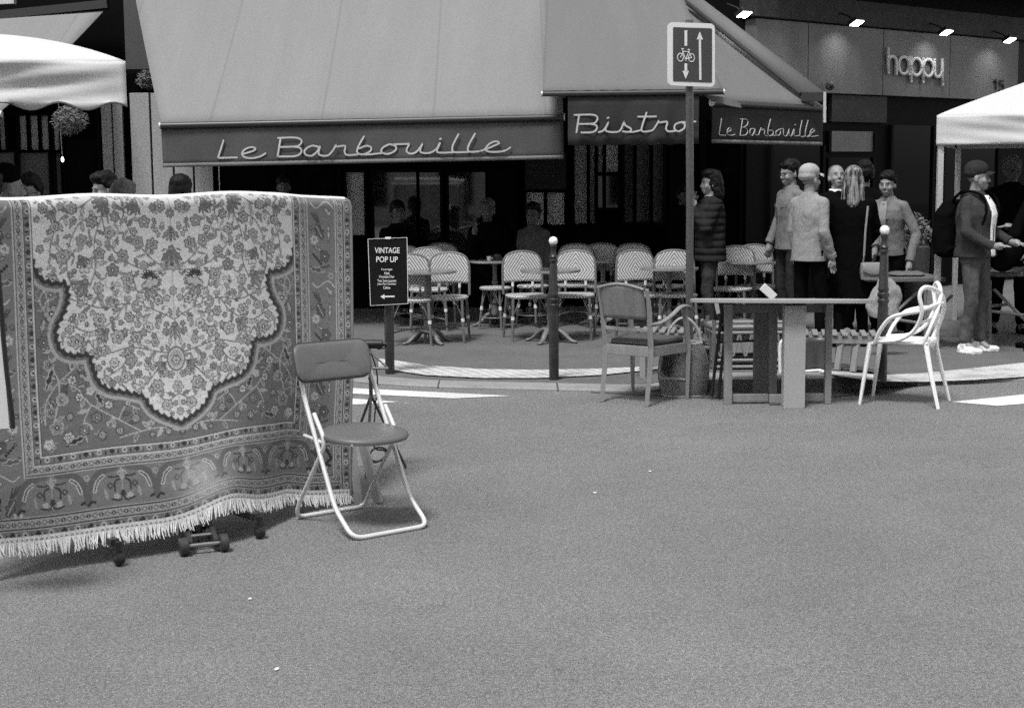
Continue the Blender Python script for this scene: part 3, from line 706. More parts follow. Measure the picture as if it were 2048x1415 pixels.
T, ce = shade('gazebo', 'white pop up gazebo tent at the right edge on square legs', 'gazebo', (c1.x, c1.y, 0), (.94, -.335, 0), (.335, .94, 0), 3.0, c1.z, .27, 2.82, lambda t: t**.93, mat('gazebo_canvas', .52, .8, n1=.03, s1=2, n2=.07, s2=100, spec=.2), 0, [(.012, .015), (.985, .015), (.012, .985), (.985, .985)], .55)
# far facing row across the street, behind the viewer, so the panes and the light are those of a street

fbld = thing('street_building', 'pale stone apartment row across the street mirrored dimly in the cafe glass', 'building', (0, -16, 0))
b_ = MB(); b_.box((0, -21, 7), (70, 8, 14)); part('wall', b_, mat('far_stone', .26, .8, n1=.1, s1=.5), fbld, True, smooth=False)
for k in range(22):
    for z in (1.6, 5.0, 8.2, 11.4):
        b_ = MB(); b_.box((-33+k*3.1, -16.98, z), (1.25, .06, 2.1)); part('window', b_, M['glass'], fbld, True, smooth=False)
# ================================================================== BISTRO CHAIRS
def make_bistro():
    t = thing('bistro_chair', 'woven cane bistro chair', 'chair', (0, 0, 0), 0, 'woven bistro chairs on the terrace')
    bk = lambda z: .175+.10*(z-.45)      # back leans backwards (+y is back, chair faces -y)
    arch = [(-.205, .45), (-.205, .62), (-.20, .74), (-.175, .82), (-.11, .865), (0, .88), (.11, .865), (.175, .82), (.20, .74), (.205, .62), (.205, .45)]
    ac = crom([(x, bk(z), z) for x, z in arch], 5)
    m = MB(); m.tube(ac, .0135, 8); part('back_frame', m, M['rattan'], t)
    top = [(x, z) for x, z in [(q.x, q.z) for q in ac] if z > .56]
    bp = MB(); rows = 14; cols = 18
    def wdt(z):
        xs = [abs(x) for x, zz in top if abs(zz-z) < .02]
        return max(xs) if xs else .05
    prof = [(.565, .203), (.60, .203), (.65, .2), (.70, .199), (.74, .197), (.77, .192), (.80, .180), (.825, .165), (.845, .143), (.858, .118), (.868, .085), (.875, .03)]
    vs = []; fs = []
    for z, w in prof:
        for k in range(cols+1):
            x = -w+2*w*k/cols; vs.append((x, bk(z)-.004+.0*(x), z+(.012*(1-(x/.2)**2) if z < .57 else 0)))
    for r_ in range(len(prof)-1):
        for k in range(cols): q = r_*(cols+1)+k; fs.append((q, q+1, q+cols+2, q+cols+1))
    bp.add(vs, fs); part('back_panel', bp, M['weave'], t, mods=[solidify(.012)])
    for s in (-1, 1):
        p = MB(); p.tube([(s*.105, bk(.57), .57), (s*.105, .18, .455)], .011, 8); o = part('back_post', p, M['rattan'], t)
        q = MB(); q.tube([(s*.105, bk(.56), .572), (s*.105, bk(.53), .525)], .014, 8); part('sleeve', q, M['sleeve'], o)
    se = MB(); se.loft([(0, 0, .422, .185, .185), (0, 0, .426, .205, .203), (0, 0, .445, .212, .208), (0, 0, .456, .20, .2), (0, 0, .452, .10, .1)], 32, 3.2); part('seat', se, M['weave_s'], t)
    for sx_, sy in ((-1, -1), (1, -1), (-1, 1), (1, 1)):
        a = Vector((sx_*.175, sy*.165, .425)); b = Vector((sx_*.195, sy*(.2 if sy < 0 else .235), 0))
        l = MB(); l.tube([a, b], [.015, .0135], 8); o = part('leg', l, M['rattan'], t)
        d = (b-a); q = MB(); q.tube([a+d*.42, a+d*.50], .0185, 8); part('sleeve', q, M['sleeve'], o)
        br = MB(); br.tube([a+d*.42, a+Vector((-sx_*.07, 0, -.005))], .006, 6); br.tube([a+d*.42, a+Vector((0, -sy*.07, -.005))], .006, 6); part('brace', br, M['rattan'], t)
    st = MB()
    A = lambda x, y: Vector((x*.187, y*(.19 if y < 0 else .215), .13))
    for s in (-1, 1):
        st.tube(crom([A(s, -1), Vector((s*.09, -.06, .145)), Vector((0, -.02, .15)), Vector((-s*.03, .05, .15))], 5) if False else crom([A(s, -1), Vector((s*.07, -.03, .14)), Vector((-s*.07, .05, .145)), A(-s, 1)], 5), .009, 7)
    part('stretcher', st, M['rattan'], t)
    return t
def make_stool():
    t = thing('bistro_stool', 'woven cane bistro stool', 'stool', (0, 0, 0), 0, 'woven stools of the terrace')
    se = MB(); se.loft([(0, 0, .425, .15, .15), (0, 0, .43, .17, .17), (0, 0, .447, .175, .175), (0, 0, .457, .16, .16), (0, 0, .455, .1, .1)], 28, 2.2); part('seat', se, M['weave_s'], t)
    for a in range(4):
        an = a*math.pi/2+.35; ca, sa = math.cos(an), math.sin(an)
        l = MB(); l.tube([(ca*.13, sa*.13, .43), (ca*.19, sa*.19, 0)], .013, 8); o = part('leg', l, M['rattan'], t)
        q = MB(); q.tube([(ca*.155, sa*.155, .25), (ca*.161, sa*.161, .21)], .0175, 8); part('sleeve', q, M['sleeve'], o)
        b = MB()
        for s in (-1, 1): b.tube([(ca*.157, sa*.157, .245), (ca*.12-s*sa*.06, sa*.12+s*ca*.06, .425)], .005, 6)
        part('brace', b, M['rattan'], t)
    r = MB(); r.tube([(math.cos(k*math.pi/12)*.172, math.sin(k*math.pi/12)*.172, .13) for k in range(24)], .007, 6, closed=True); part('stretcher', r, M['rattan'], t)
    return t
def make_cafe_table():
    t = thing('cafe_table', 'round cafe table', 'table', (0, 0, 0), 0, 'round tables of the terrace')
    tp = MB(); tp.lathe([(.05, .700), (.285, .702), (.288, .722), (.283, .727), (.05, .728)], seg=48); part('tabletop', tp, M['tbl_top'], t)
    rm = MB(); rm.lathe([(.289, .700), (.2955, .703), (.2955, .722), (.289, .7255)], seg=48); part('rim', rm, M['tbl_rim'], t)
    c = MB(); c.lathe([(.07, .70), (.06, .685), (.026, .67), (.024, .50), (.034, .49), (.036, .47), (.026, .455), (.024, .30), (.04, .28), (.045, .25), (.032, .23), (.045, .14), (.06, .12), (.05, .10), (.03, .09)], seg=20); part('column', c, M['iron'], t)
    for k in range(4):
        a = k*math.pi/2+.6; ca, sa = math.cos(a), math.sin(a)
        pts = crom([(ca*r_, sa*r_, z) for r_, z in [(.03, .125), (.09, .125), (.15, .085), (.20, .04), (.245, .018), (.27, .018)]], 5)
        n = len(pts); f = MB(); f.tube(pts, [.034-.016*i/n for i in range(n)], 10, flat=.8); f.ball((ca*.262, sa*.262, .016), (.028, .028, .016)); part('foot', f, M['iron'], t)
    return t
def gnd(x, y): return Gp(x, y)
chairs = [(822, 692, 5, 'cane bistro chair half hidden behind the black poster board'), (895, 686, -6, 'cane bistro chair just right of the poster, leftmost fully visible one'),
    (1054, 682, 12, 'cane bistro chair left of the middle bollard with a full woven back'), (1148, 680, -8, 'cane bistro chair right behind the middle bollard'),
    (1283, 680, 14, 'cane bistro chair behind the wooden armchair'), (1352, 680, 0, 'cane bistro chair left behind the road sign pole'), (1462, 664, -22, 'cane bistro chair right of the woman in the puffer jacket'),
    (858, 664, 3, 'dim cane bistro chair in the second row behind the leftmost table'), (1152, 652, -4, 'second row cane chair seen over the chair by the middle bollard'), (1208, 650, 4, 'second row cane chair with its back centred behind a table'),
    (1270, 652, 2, 'second row cane chair whose top shows left of the sign pole'), (1517, 658, 6, 'second row cane chair left of the man in glasses'), (812, 656, 8, 'second row cane chair behind the poster board'),
    (880, 646, -3, 'back row cane chair in deep shade right of the poster')]
ch0 = make_bistro()
for i, (x, y, rz, lb) in enumerate(chairs):
    o = ch0 if i == 0 else copy_tree(ch0)
    q = gnd(x, y); q = gnd(x, y); q.y += .2; o.location = (q.x*(1+.2/q.y), q.y, hp(q.x, q.y)); o.rotation_euler = (0, 0, R(rz)); o['label'] = lb
stools = [(991, 660, 'cane stool left of the middle bollard with its seat clear of the chairs'), (1208, 656, 'cane stool between the middle bollard and the wooden armchair'), (1066, 655, 'cane stool showing under the back of the chair beside the middle bollard'), (1345, 656, 'cane stool behind the road sign pole'), (1490, 660, 'cane stool right of the puffer jacket woman')]
s0 = make_stool()
for i, (x, y, lb) in enumerate(stools):
    o = s0 if i == 0 else copy_tree(s0); q = gnd(x, y); q.y += .17; o.location = (q.x, q.y, hp(q.x, q.y)); o.rotation_euler = (0, 0, i*.7); o['label'] = lb
tabs = [(852, 692, 'round cafe table beside the black poster board'), (1104, 690, 'round cafe table behind the middle bollard'), (1343, 683, 'round cafe table left behind the road sign pole'), (990, 655, 'round cafe table with cup and ashtray before the seated pair'), (1209, 655, 'small dim cafe table in the second row left of the sign pole'), (1512, 662, 'round cafe table in front of the man in glasses')]
t0 = make_cafe_table()
for i, (x, y, lb) in enumerate(tabs):
    o = t0 if i == 0 else copy_tree(t0); q = gnd(x, y); q.y += .26; o.location = (q.x, q.y, hp(q.x, q.y)); o.rotation_euler = (0, 0, i*.5); o['label'] = lb
    if i == 3: TQ = Vector(o.location)
cu = MB(); cu.lathe([(.03, 0), (.04, .012), (.043, .06), (.038, .06), (.034, .015)], seg=20); cu.v = [v+TQ+Vector((.03, -.05, .73)) for v in cu.v]; solo('ashtray', cu, M['steel_d'], 'dark round ashtray on the table of the seated pair', 'ashtray')
cu = MB(); cu.lathe([(.02, 0), (.026, .04), (.022, .04), (.018, .006)], seg=16); cu.tube([(.024, 0, .03), (.038, 0, .026), (.036, 0, .012), (.022, 0, .01)], .003); cu.v = [v+TQ+Vector((-.06, -.1, .73)) for v in cu.v]; solo('coffee_cup', cu, M['cup'], 'small white cup on the table of the seated pair', 'cup')
# ================================================================== BOLLARDS, SIGN, POSTER
def bollard(x, y, lb, H=1.18, ball=True, grp='iron bollards along the kerb'):
    q = Gp(x, y); t = thing('bollard', lb, 'bollard', q, 0, grp)
    s = H/1.18
    p = MB(); p.lathe([(.040, 0), (.040, .55*s), (.034, .58*s), (.043, .60*s), (.043, .615*s), (.033, .625*s), (.045, .645*s), (.045, .66*s), (.033, .67*s), (.041, .69*s), (.041, .70*s), (.036, .71*s), (.031, .93*s), (.024, .955*s), (.036, .965*s), (.036, .98*s), (.025, .99*s), (.036, 1.005*s), (.024, 1.02*s), (.022, 1.07*s), (.032, 1.09*s), (.02, 1.1*s)], seg=24)
    part('post', p, M['bollard'], t)
    b = MB(); b.ball((0, 0, 1.13*s), .036, u=24, v=16); part('ball', b, M['ballw'], t)
    return t
bollard(1108, 759, 'dark ringed bollard with white ball, middle one, before the cafe chairs'); bollard(1763, 763, 'dark ringed bollard with white ball behind the white plastic chair', 1.20)
bollard(780, 747, 'bollard carrying the black poster board', 1.15)
pb = Gp(780, 747)
t = thing('poster_board', 'black vintage pop up poster with white frame fixed to the left bollard', 'poster', (pb.x, pb.y-.06, .5), 0)
def PB(x, y, o=0): return P(x, y, pb.y-.075-o)
b_ = MB(); b_.poly([PB(736, 478), PB(814, 475), PB(816, 607), PB(741, 611)], (0, .012, 0)); part('panel', b_, M['poster'], t, True, smooth=False)
b_ = MB(); b_.tube([PB(736, 478, .003), PB(814, 475, .003), PB(816, 607, .003), PB(741, 611, .003)], .0032, 6, closed=True); part('border', b_, M['print'], t, True, smooth=False)
def text(s, x, y, w, h, mt, parent, fn, ext=.001, name='lettering', bold=0):
    cu = bpy.data.curves.new(name, 'FONT'); cu.body = s; cu.align_x = 'CENTER'; cu.align_y = 'CENTER'; cu.extrude = ext; cu.offset = bold; cu.materials.append(mt); cu.size = 1
    o = link('tmp', cu); bpy.context.view_layer.update()
    me = bpy.data.meshes.new_from_object(o.evaluated_get(bpy.context.evaluated_depsgraph_get())); bpy.data.objects.remove(o)
    xs = [v.co.x for v in me.vertices]; ys = [v.co.y for v in me.vertices]; zs = [v.co.z for v in me.vertices]
    a = fn(x-w/2, y+h/2); b = fn(x+w/2, y+h/2); c = fn(x-w/2, y-h/2); X = b-a; Z = c-a; N = X.cross(Z).normalized()
    vs = [a+X*((v.co.x-min(xs))/(max(xs)-min(xs)))+Z*((v.co.y-min(ys))/(max(ys)-min(ys)))+N*(v.co.z) for v in me.vertices]
    mb = MB(); mb.v = vs; mb.f = [tuple(p.vertices) for p in me.polygons]
    return part(name, mb, mt, parent, True, smooth=False)
f_ = lambda x, y: PB(x, y, .004)
text('VINTAGE', 774.5, 500.5, 50, 11.5, M['print'], t, f_, bold=.012); text('POP UP', 774, 518.5, 43, 11.5, M['print'], t, f_, bold=.012)
for s, y, w in [('Courrèges', 539, 22), ('Alaïa', 546, 11), ('Christian Dior', 553, 31), ('Yves Saint Laurent', 561, 38), ('Jean Paul Gaultier', 568, 38), ('Céline', 575, 14)]:
    text(s, 773.5, y, w, 5.2, M['print'], t, f_, bold=.01)
ar = MB(); ar.add([f_(768, 591.3), f_(789, 591), f_(789, 594), f_(768, 594.2)], [(0, 1, 2, 3)]); ar.add([f_(761, 593), f_(769, 588), f_(769, 598)], [(0, 1, 2)]); part('arrow', ar, M['print'], t, True, smooth=False)
cl_ = MB(); cl_.box(PB(776, 476, .004), (.05, .01, .018)); part('tape', cl_, M['print'], t, True, smooth=False, bevel=.003)
# road sign
sp_ = Gp(1378, 752); SY = sp_.y
t = thing('road_sign', 'tall road sign with bicycle and opposing arrows on a dark pole', 'road sign', sp_)
p = MB(); p.tube([(0, 0, 0), (.0, 0, 1.4), (-.012, 0, P(1376, 60, SY).z-.08)], .030, 16); part('pole', p, M['pole'], t)
def SG(x, y, o=0): return P(x, y, SY-.05-o)
def rrect(x0, y0, x1, y1, r, k=(0, 0, 0, 0)):
    pts = []
    for cx, cy, a0 in ((x1-r, y0+r, -90), (x1-r, y1-r, 0), (x0+r, y1-r, 90), (x0+r, y0+r, 180)):
        for i in range(7): a = R(a0+15*i); pts.append((cx+r*math.cos(a), cy+r*math.sin(a)))
    return pts
sk = lambda x, y: (x, y+(x-1335)*.035)
b_ = MB(); b_.poly([SG(*sk(x, y)) for x, y in rrect(1336, 45, 1429, 170, 9)], (0, .022, 0)); part('plate', b_, M['sign_w'], t, True, ang=30, bevel=.003)
b_ = MB(); b_.poly([SG(*sk(x, y), .002) for x, y in rrect(1346, 54, 1424, 162, 2.5)], (0, -.0015, 0)); part('blue_field', b_, M['sign_b'], t, True, smooth=False)
sy = MB(); O = .006
def sp4(pts): sy.poly([SG(x, y, O) for x, y in pts])
sp4([(1369, 61), (1374.5, 61), (1374.5, 92), (1369, 92)]); sp4([(1369, 127), (1374.5, 127), (1374.5, 143), (1369, 143)]); sp4([(1365, 142), (1378, 142), (1371.5, 158)])
sp4([(1397.5, 78), (1402, 78), (1403, 160), (1398.5, 160)]); sp4([(1393.5, 79), (1406, 79.5), (1399.5, 63)])
part('symbols', sy, M['sign_w'], t, True, smooth=False)
bi = MB(); F3 = lambda x, y: SG(x, y, .004)
bi.tube([F3(*q) for q in oval(1361, 115, 6, 8)[:-1]], .0035, 6, closed=True); bi.tube([F3(*q) for q in oval(1383, 116, 6, 8)[:-1]], .0035, 6, closed=True)
strokes(bi, [[(1361, 115), (1367, 103)], [(1364, 98), (1371, 119)], [(1367, 103), (1378, 104)], [(1379, 100), (1372, 118)], [(1378, 103), (1383, 116)], [(1372, 118), (1383, 116)], [(1363, 98), (1368, 98)], [(1375, 99), (1380, 100)], [(1372, 118), (1372, 122)]], F3, .0035, 2, 1)
part('bicycle_symbol', bi, M['sign_w'], t, True)
b_ = MB(); b_.box(SG(1378, 43, -.03), (.06, .05, .02)); part('bracket', b_, M['steel'], t, True, smooth=False)
# ================================================================== CARPET
A0 = Vector((-1.75, 6.61)); DD = Vector((.75, .66)); DL = DD.length; DDn = DD/DL; CN2 = Vector((DDn.y, -DDn.x))
TC = .2825*DL   # distance of the centre line from A0
HW = 1.0        # half width (m)
LEN = 1.485
def cpos(s, d):
    """s: metres right of centre, d: metres down from the top bar"""
    b = A0+DDn*(TC+s*DL/1.0)
    ztop = 1.612-.018*max(0, s-.62)/.38*2.1-.006*math.cos(s*9)
    if s > .55: ztop -= .0
    fold = .05
    out = 0
    if d < fold:
        a = d/fold*math.pi/2; z = ztop-fold*.8*(1-math.cos(a)); out = fold*.8*math.sin(a)-fold*.8
    else: z = ztop-fold*.8-(d-fold)
    k = sm(.7, LEN, d); bump = math.exp(-((s-.17)/.17)**2)*sm(1.08, 1.47, d)
    out += .012*math.sin(s*3.1+1)*sm(.1, .8, d)+.05*k*(1-sm(.2, .8, s))+.06*bump+.03*k*math.sin(s*5+2)
    z += .03*sm(.3, 1, -s)*k-.055*sm(.25, .95, s)*k+.06*bump+.02*k*math.sin(s*2.4+.5)*.5+.012*math.exp(-((s-.62)/.1)**2)*k
    kk = 1+.055*sm(0, 1, z/1.6)*(.55+.45*max(0, min(1, (s+1)/2)))+.022*sm(.3, .95, s)
    out -= .06*sm(.3, .8, s)*(1-sm(.2, .9, z))
    return Vector(((b.x+CN2.x*out)*kk, (b.y+CN2.y*out)*kk, 1.7-(1.7-z)*(kk if z > .9 else 1+(kk-1)*sm(.1, .9, z))))
NS, ND = 560, 440
ss = np.linspace(-HW/1.0*.995, HW*.995, NS)    # note: cpos multiplies s by DL/1, so s=1 is one metre
dd_ = np.linspace(0, LEN, ND)
ppm_s = NS/2.0; ppm_d = ND/LEN
img = np.full((ND, NS), .165, np.float32)
SX, DY = np.meshgrid(ss, dd_)
AX = np.abs(SX)
CTR = [(.652, .27), (.64, .30), (.61, .345), (.56, .365), (.51, .37), (.495, .41), (.50, .46), (.52, .51), (.55, .56), (.555, .61), (.535, .66), (.49, .685), (.415, .695), (.395, .75), (.375, .815), (.33, .855), (.25, .875), (.17, .90), (.14, .95), (.09, .99), (0, 1.03)]
cc = crom([(x, y, 0) for x, y in CTR], 8); cxy = np.array([(q.x, q.y) for q in cc])
seg_l = np.r_[0, np.cumsum(np.hypot(*np.diff(cxy, axis=0).T))]
# signed distance to contour
def distline(px, py, P_):
    best = np.full(px.shape, 9., np.float32); at = np.zeros(px.shape, np.float32); side = np.zeros(px.shape, np.float32)
    for i in range(len(P_)-1):
        ax, ay = P_[i]; bx, by = P_[i+1]; ex, ey = bx-ax, by-ay; L2 = ex*ex+ey*ey
        t = np.clip(((px-ax)*ex+(py-ay)*ey)/L2, 0, 1); qx, qy = px-ax-t*ex, py-ay-t*ey; d = np.hypot(qx, qy)
        m_ = d < best; best[m_] = d[m_]; at[m_] = (seg_l[i]+t*math.sqrt(L2))[m_] if len(P_) == len(seg_l) else 0; side[m_] = (ex*(py-ay)-ey*(px-ax))[m_]
    return best, at, side
bd, ba, bs_ = distline(AX, DY, cxy)
sd_ = np.where(bs_ > 0, -bd, bd)       # negative inside?
inside_pt = np.argmin((SX-0)**2+(DY-.5)**2)
if sd_.flat[inside_pt] > 0: sd_ = -sd_
scal = .020*(np.mod(ba, .036)/.036)**.7*(1-(np.mod(ba, .036)/.036)**8)
field = (AX < .652) & (DY < 1.115)
ins = sd_ < scal-.012
def rnd(): return random.random()
out = img
out[:] = .15
out[field & ~ins] = .15
out[field & ~ins & (sd_ < .045) & (sd_ > .030)] = .30
ringd = field & ~ins & (sd_ < .013+scal*.55); out[ringd] = .04
out[field & ins] = .51
edge = field & ins & (sd_ > scal-.0155) & (sd_ < scal-.0125); out[edge] = .34
# stamping helpers (world metres)
def win(cx, cy, r):
    i0 = max(0, int((cx-r+HW)*ppm_s)); i1 = min(NS, int((cx+r+HW)*ppm_s)+2); j0 = max(0, int((cy-r)*ppm_d)); j1 = min(ND, int((cy+r)*ppm_d)+2)
    return slice(j0, j1), slice(i0, i1)
def fl1(cx, cy, r, n, a, col, cen, edge_, mask=None):
    w = win(cx, cy, r*1.3)
    X = SX[w]-cx; Y = DY[w]-cy
    if X.size == 0: return
    rr = np.hypot(X, Y); th = np.arctan2(Y, X)
    lim = r*(.72+.28*np.abs(np.cos(n*(th-a)/2)))
    o = out[w]
    o[(rr < lim)] = edge_; o[(rr < lim-.0055)] = col; pet = (rr < lim-.0055) & (np.abs(np.sin(n*(th-a)/2)) < .14) & (rr > r*.3); o[~pet & False] = 0
    o[(rr < lim-.006) & (np.abs(np.cos(n*(th-a)/2)) < .16) & (rr > r*.35)] = edge_
    o[rr < r*.28] = cen; o[rr < r*.13] = .6 if cen < .3 else .05
def flower(cx, cy, r, n=6, a=0, col=.30, cen=.04, edge_=.14, mir=True):
    fl1(cx, cy, r, n, a, col, cen, edge_)
    if mir and abs(cx) > .004: fl1(-cx, cy, r, n, math.pi-a, col, cen, edge_)
def ln1(pts, w_, col, lim=None):
    for (ax, ay), (bx, by) in zip(pts, pts[1:]):
        cx, cy = (ax+bx)/2, (ay+by)/2; L = math.hypot(bx-ax, by-ay); w = win(cx, cy, L/2+w_+.004)
        X = SX[w]; Y = DY[w]
        if X.size == 0: continue
        ex, ey = bx-ax, by-ay; t = np.clip(((X-ax)*ex+(Y-ay)*ey)/(L*L+1e-9), 0, 1); d = np.hypot(X-ax-t*ex, Y-ay-t*ey)
        out[w][d < w_] = col
def line(pts, w_=.0026, col=.25, mir=True, smooth=True):
    if smooth and len(pts) > 2: pts = [(q.x, q.y) for q in crom([(x, y, 0) for x, y in pts], 6)]
    ln1(pts, w_, col)
    if mir: ln1([(-x, y) for x, y in pts], w_, col)
def leaf1(cx, cy, L, w0, a, col, ed, vein=None):
    w = win(cx, cy, L*.6); X = SX[w]-cx; Y = DY[w]-cy
    if X.size == 0: return
    u = (X*math.cos(a)+Y*math.sin(a))/(L/2); v = (-X*math.sin(a)+Y*math.cos(a)); lim = w0*np.clip(1-u*u, 0, 1)**.8*(1+.25*np.sin(u*9))
    o = out[w]; o[np.abs(v) < lim] = ed; o[np.abs(v) < lim-.0048] = col
    if vein is not None: o[(np.abs(v) < .0016) & (np.abs(u) < .8)] = vein
def leaf(cx, cy, L, w0, a, col=.30, ed=.16, vein=None, mir=True):
    leaf1(cx, cy, L, w0, a, col, ed, vein)
    if mir: leaf1(-cx, cy, L, w0, math.pi-a, col, ed, vein)
def palm(cx, cy, r, a, col=.28, ed=.12):    # palmette: fan of petals
    for k in range(-2, 3):
        aa = a+k*.38; leaf(cx+math.cos(aa)*r*.5, cy+math.sin(aa)*r*.5, r, r*.17, aa, col if k % 2 else col*.8, ed)
    flower(cx, cy, r*.25, 5, 0, .22, .04, ed)
def curl(cx, cy, r, a, col=.28, s=1):
    line([(cx+r*(1-k/11)*math.cos(a+s*k*.55), cy+r*(1-k/11)*math.sin(a+s*k*.55)) for k in range(11)], .0022, col)
rs_ = random.Random(11)
def shade_(): return rs_.choice([.24, .28, .32, .27, .2, .36])
snap = out.copy()
# vines on the light ground
line([(0, 0), (0, 1.0)], .0022, .36, False)
V = [[(0, .33), (.08, .30), (.16, .22), (.22, .12), (.24, .0)], [(0, .33), (.10, .34), (.22, .30), (.30, .22), (.33, .10), (.32, 0)], [(.33, .1), (.37, .2), (.37, .32), (.40, .40)], [(.33, .1), (.43, .12), (.49, .22), (.50, .33), (.47, .42)], [(.32, 0), (.42, .05), (.52, .10), (.57, .2), (.58, .30)],
     [(0, .56), (.06, .53), (.14, .50), (.24, .485), (.34, .50), (.44, .47), (.50, .44)], [(.14, .5), (.18, .42), (.20, .34)], [(.24, .485), (.30, .56), (.40, .60), (.48, .57)], [(0, .72), (.10, .70), (.22, .68), (.34, .70), (.42, .64)], [(.22, .68), (.26, .76), (.33, .80)], [(0, .72), (.09, .78), (.16, .85), (.22, .84)], [(0, .9), (.06, .93), (.10, .90)]]
for v in V: line(v, .0032, .20)
for v in V:
    pts = crom([(x, y, 0) for x, y in v], 5)
    for i in range(2, len(pts)-1, 3):
        p, q = pts[i], pts[i+1]; a = math.atan2(q.y-p.y, q.x-p.x); s = 1 if (i//3) % 2 else -1
        leaf(p.x+math.cos(a+s*1.1)*.022, p.y+math.sin(a+s*1.1)*.022, .045, .010, a+s*.9, shade_(), .17)
random.seed(5)
FL = [(.20, .06, .033), (.13, .12, .030), (.27, .10, .03), (.165, .21, .033), (.095, .22, .03), (.30, .17, .034), (.38, .12, .030), (.43, .20, .034), (.35, .26, .032), (.47, .06, .03), (.55, .13, .028), (.24, .27, .034), (.29, .335, .03), (.22, .375, .036), (.14, .315, .024), (.08, .385, .028), (.0, .31, .032), (.42, .31, .034),
      (.52, .26, .036), (.57, .36, .028), (.36, .41, .034), (.43, .455, .028), (.16, .455, .026), (.31, .47, .026), (.075, .47, .03), (.0, .43, .02), (.22, .545, .028), (.36, .55, .032), (.44, .53, .026), (.28, .63, .034), (.37, .655, .03), (.47, .635, .036), (.50, .58, .026), (.13, .59, .03), (.19, .635, .028), (.10, .66, .024), (.22, .735, .032), (.30, .745, .028), (.34, .82, .026),
      (.13, .76, .03), (.06, .80, .028), (.19, .80, .026), (.25, .81, .03), (.10, .86, .032), (.0, .87, .028), (.06, .95, .028), (.0, .985, .02), (.60, .05, .025), (.62, .22, .022), (.05, .05, .03), (.0, .08, .026)]
for x, y, r in FL:
    n = random.choice([5, 6, 6, 7]); flower(x, y, r*random.uniform(.85, 1.1), n, random.random()*6, random.choice([.30, .26, .34, .22, .38, .46]), random.choice([.04, .05, .12]), random.choice([.13, .17, .10]))
for x, y, r, a in [(0, .24, .075, 1.57), (0, .585, .07, 1.57), (.13, .40, .075, 2.4), (.42, .38, .07, .8), (.31, .03, .07, .9), (.17, .035, .06, 1.2), (0, .15, .06, 1.57), (.44, .27, .05, 2), (.33, .60, .06, .7), (.06, .76, .05, .6), (.55, .065, .05, .8)]:
    palm(x, y, r, a, random.choice([.26, .30, .22]))
for sx_ in (.115,):       # the two dark spiky blossoms
    for k in range(9): a = math.pi+.25+k*.33; leaf(sx_+math.cos(a)*.03, .375+math.sin(a)*.026, .036, .005, a, .05, .05)
    leaf(sx_-.005, .395, .10, .022, .3, .36, .08)
# central cartouche
for r_ in (.046, .039, .032): 
    w = win(0, .74, .08); X = SX[w]; Y = DY[w]-.74; e = np.hypot(X/1.0, Y/1.25); out[w][(e < r_)] = {.046: .16, .039: .42, .032: .30}[r_]
flower(0, .745, .024, 6, 0, .4, .04, .1)
for k in range(620):
    x, y = random.uniform(.02, .63), random.uniform(.01, 1.0); i = int((x+HW)*ppm_s); j = int(y*ppm_d); w = win(x, y, .015)
    if snap[j, i] > .45 and (out[w] > .45).mean() > .62:
        if k % 3: leaf(x, y, random.uniform(.026, .05), random.uniform(.005, .011), random.random()*3.14, random.choice([.32, .38, .28, .42, .24]), .20)
        else: flower(x, y, random.uniform(.012, .02), 5, random.random()*6, random.choice([.3, .24, .4]), .05, .14)
for k in range(60):
    x, y = random.uniform(.03, .62), random.uniform(.02, .95); i = int((x+HW)*ppm_s); j = int(y*ppm_d)
    if snap[j, i] > .45 and out[j, i] > .45: curl(x, y, random.uniform(.016, .028), random.random()*6, .33, random.choice([-1, 1]))
out[~(field & ins)] = snap[~(field & ins)]
# darker field
snap2 = out.copy()
DV = [[(.60, 1.0), (.57, .9), (.56, .8), (.60, .7), (.58, .62)], [(.56, .8), (.48, .84), (.42, .92), (.30, 1.0), (.20, 1.06)], [(.56, .8), (.62, .88), (.63, .98)], [(.42, .92), (.46, 1.0), (.45, 1.08)], [(.6, .5), (.63, .44), (.60, .38)], [(.30, 1.0), (.26, .94), (.20, .96)], [(.0, 1.08), (.1, 1.05), (.2, 1.06), (.3, 1.08)], [(.56, .8), (.50, .76), (.46, .72)]]
for v in DV: line(v, .0026, .34)
for v in DV:
    pts = crom([(x, y, 0) for x, y in v], 5)
    for i in range(2, len(pts)-1, 3):
        p, q = pts[i], pts[i+1]; a = math.atan2(q.y-p.y, q.x-p.x); s = 1 if (i//3) % 2 else -1
        leaf(p.x+math.cos(a+s*1.1)*.024, p.y+math.sin(a+s*1.1)*.024, .05, .010, a+s*.9, random.choice([.26, .30, .12, .22]), random.choice([.30, .06, .36]))
for x, y, r in [(.58, .50, .04), (.62, .62, .03), (.58, .42, .026), (.63, .35, .02), (.60, .72, .028), (.50, .80, .026), (.45, .76, .024), (.55, .88, .028), (.47, .88, .024), (.40, .98, .028), (.60, .93, .026), (.58, 1.0, .034), (.62, 1.07, .026), (.53, 1.05, .03), (.46, 1.03, .026), (.38, 1.06, .022), (.34, .93, .024), (.30, 1.05, .022), (.22, 1.0, .024), (.25, .93, .018), (.15, 1.03, .02), (.15, 1.08, .016), (.07, 1.07, .02), (.0, 1.08, .018), (.42, .86, .02), (.52, .96, .02), (.35, 1.01, .016)]:
    flower(x, y, r, random.choice([5, 6, 8]), random.random()*6, random.choice([.20, .26, .33, .15, .4]), .03, random.choice([.30, .06, .07, .34]))
for x, y, L, a, c in [(.60, .78, .11, 1.2, .05), (.50, 1.07, .09, .3, .04), (.62, .55, .07, 1.3, .26), (.44, .80, .08, 2.4, .26), (.30, .90, .08, .5, .24), (.38, .90, .07, 2, .05), (.60, .66, .06, .3, .3)]: leaf(x, y, L, .014, a, c, .32 if c < .1 else .06)
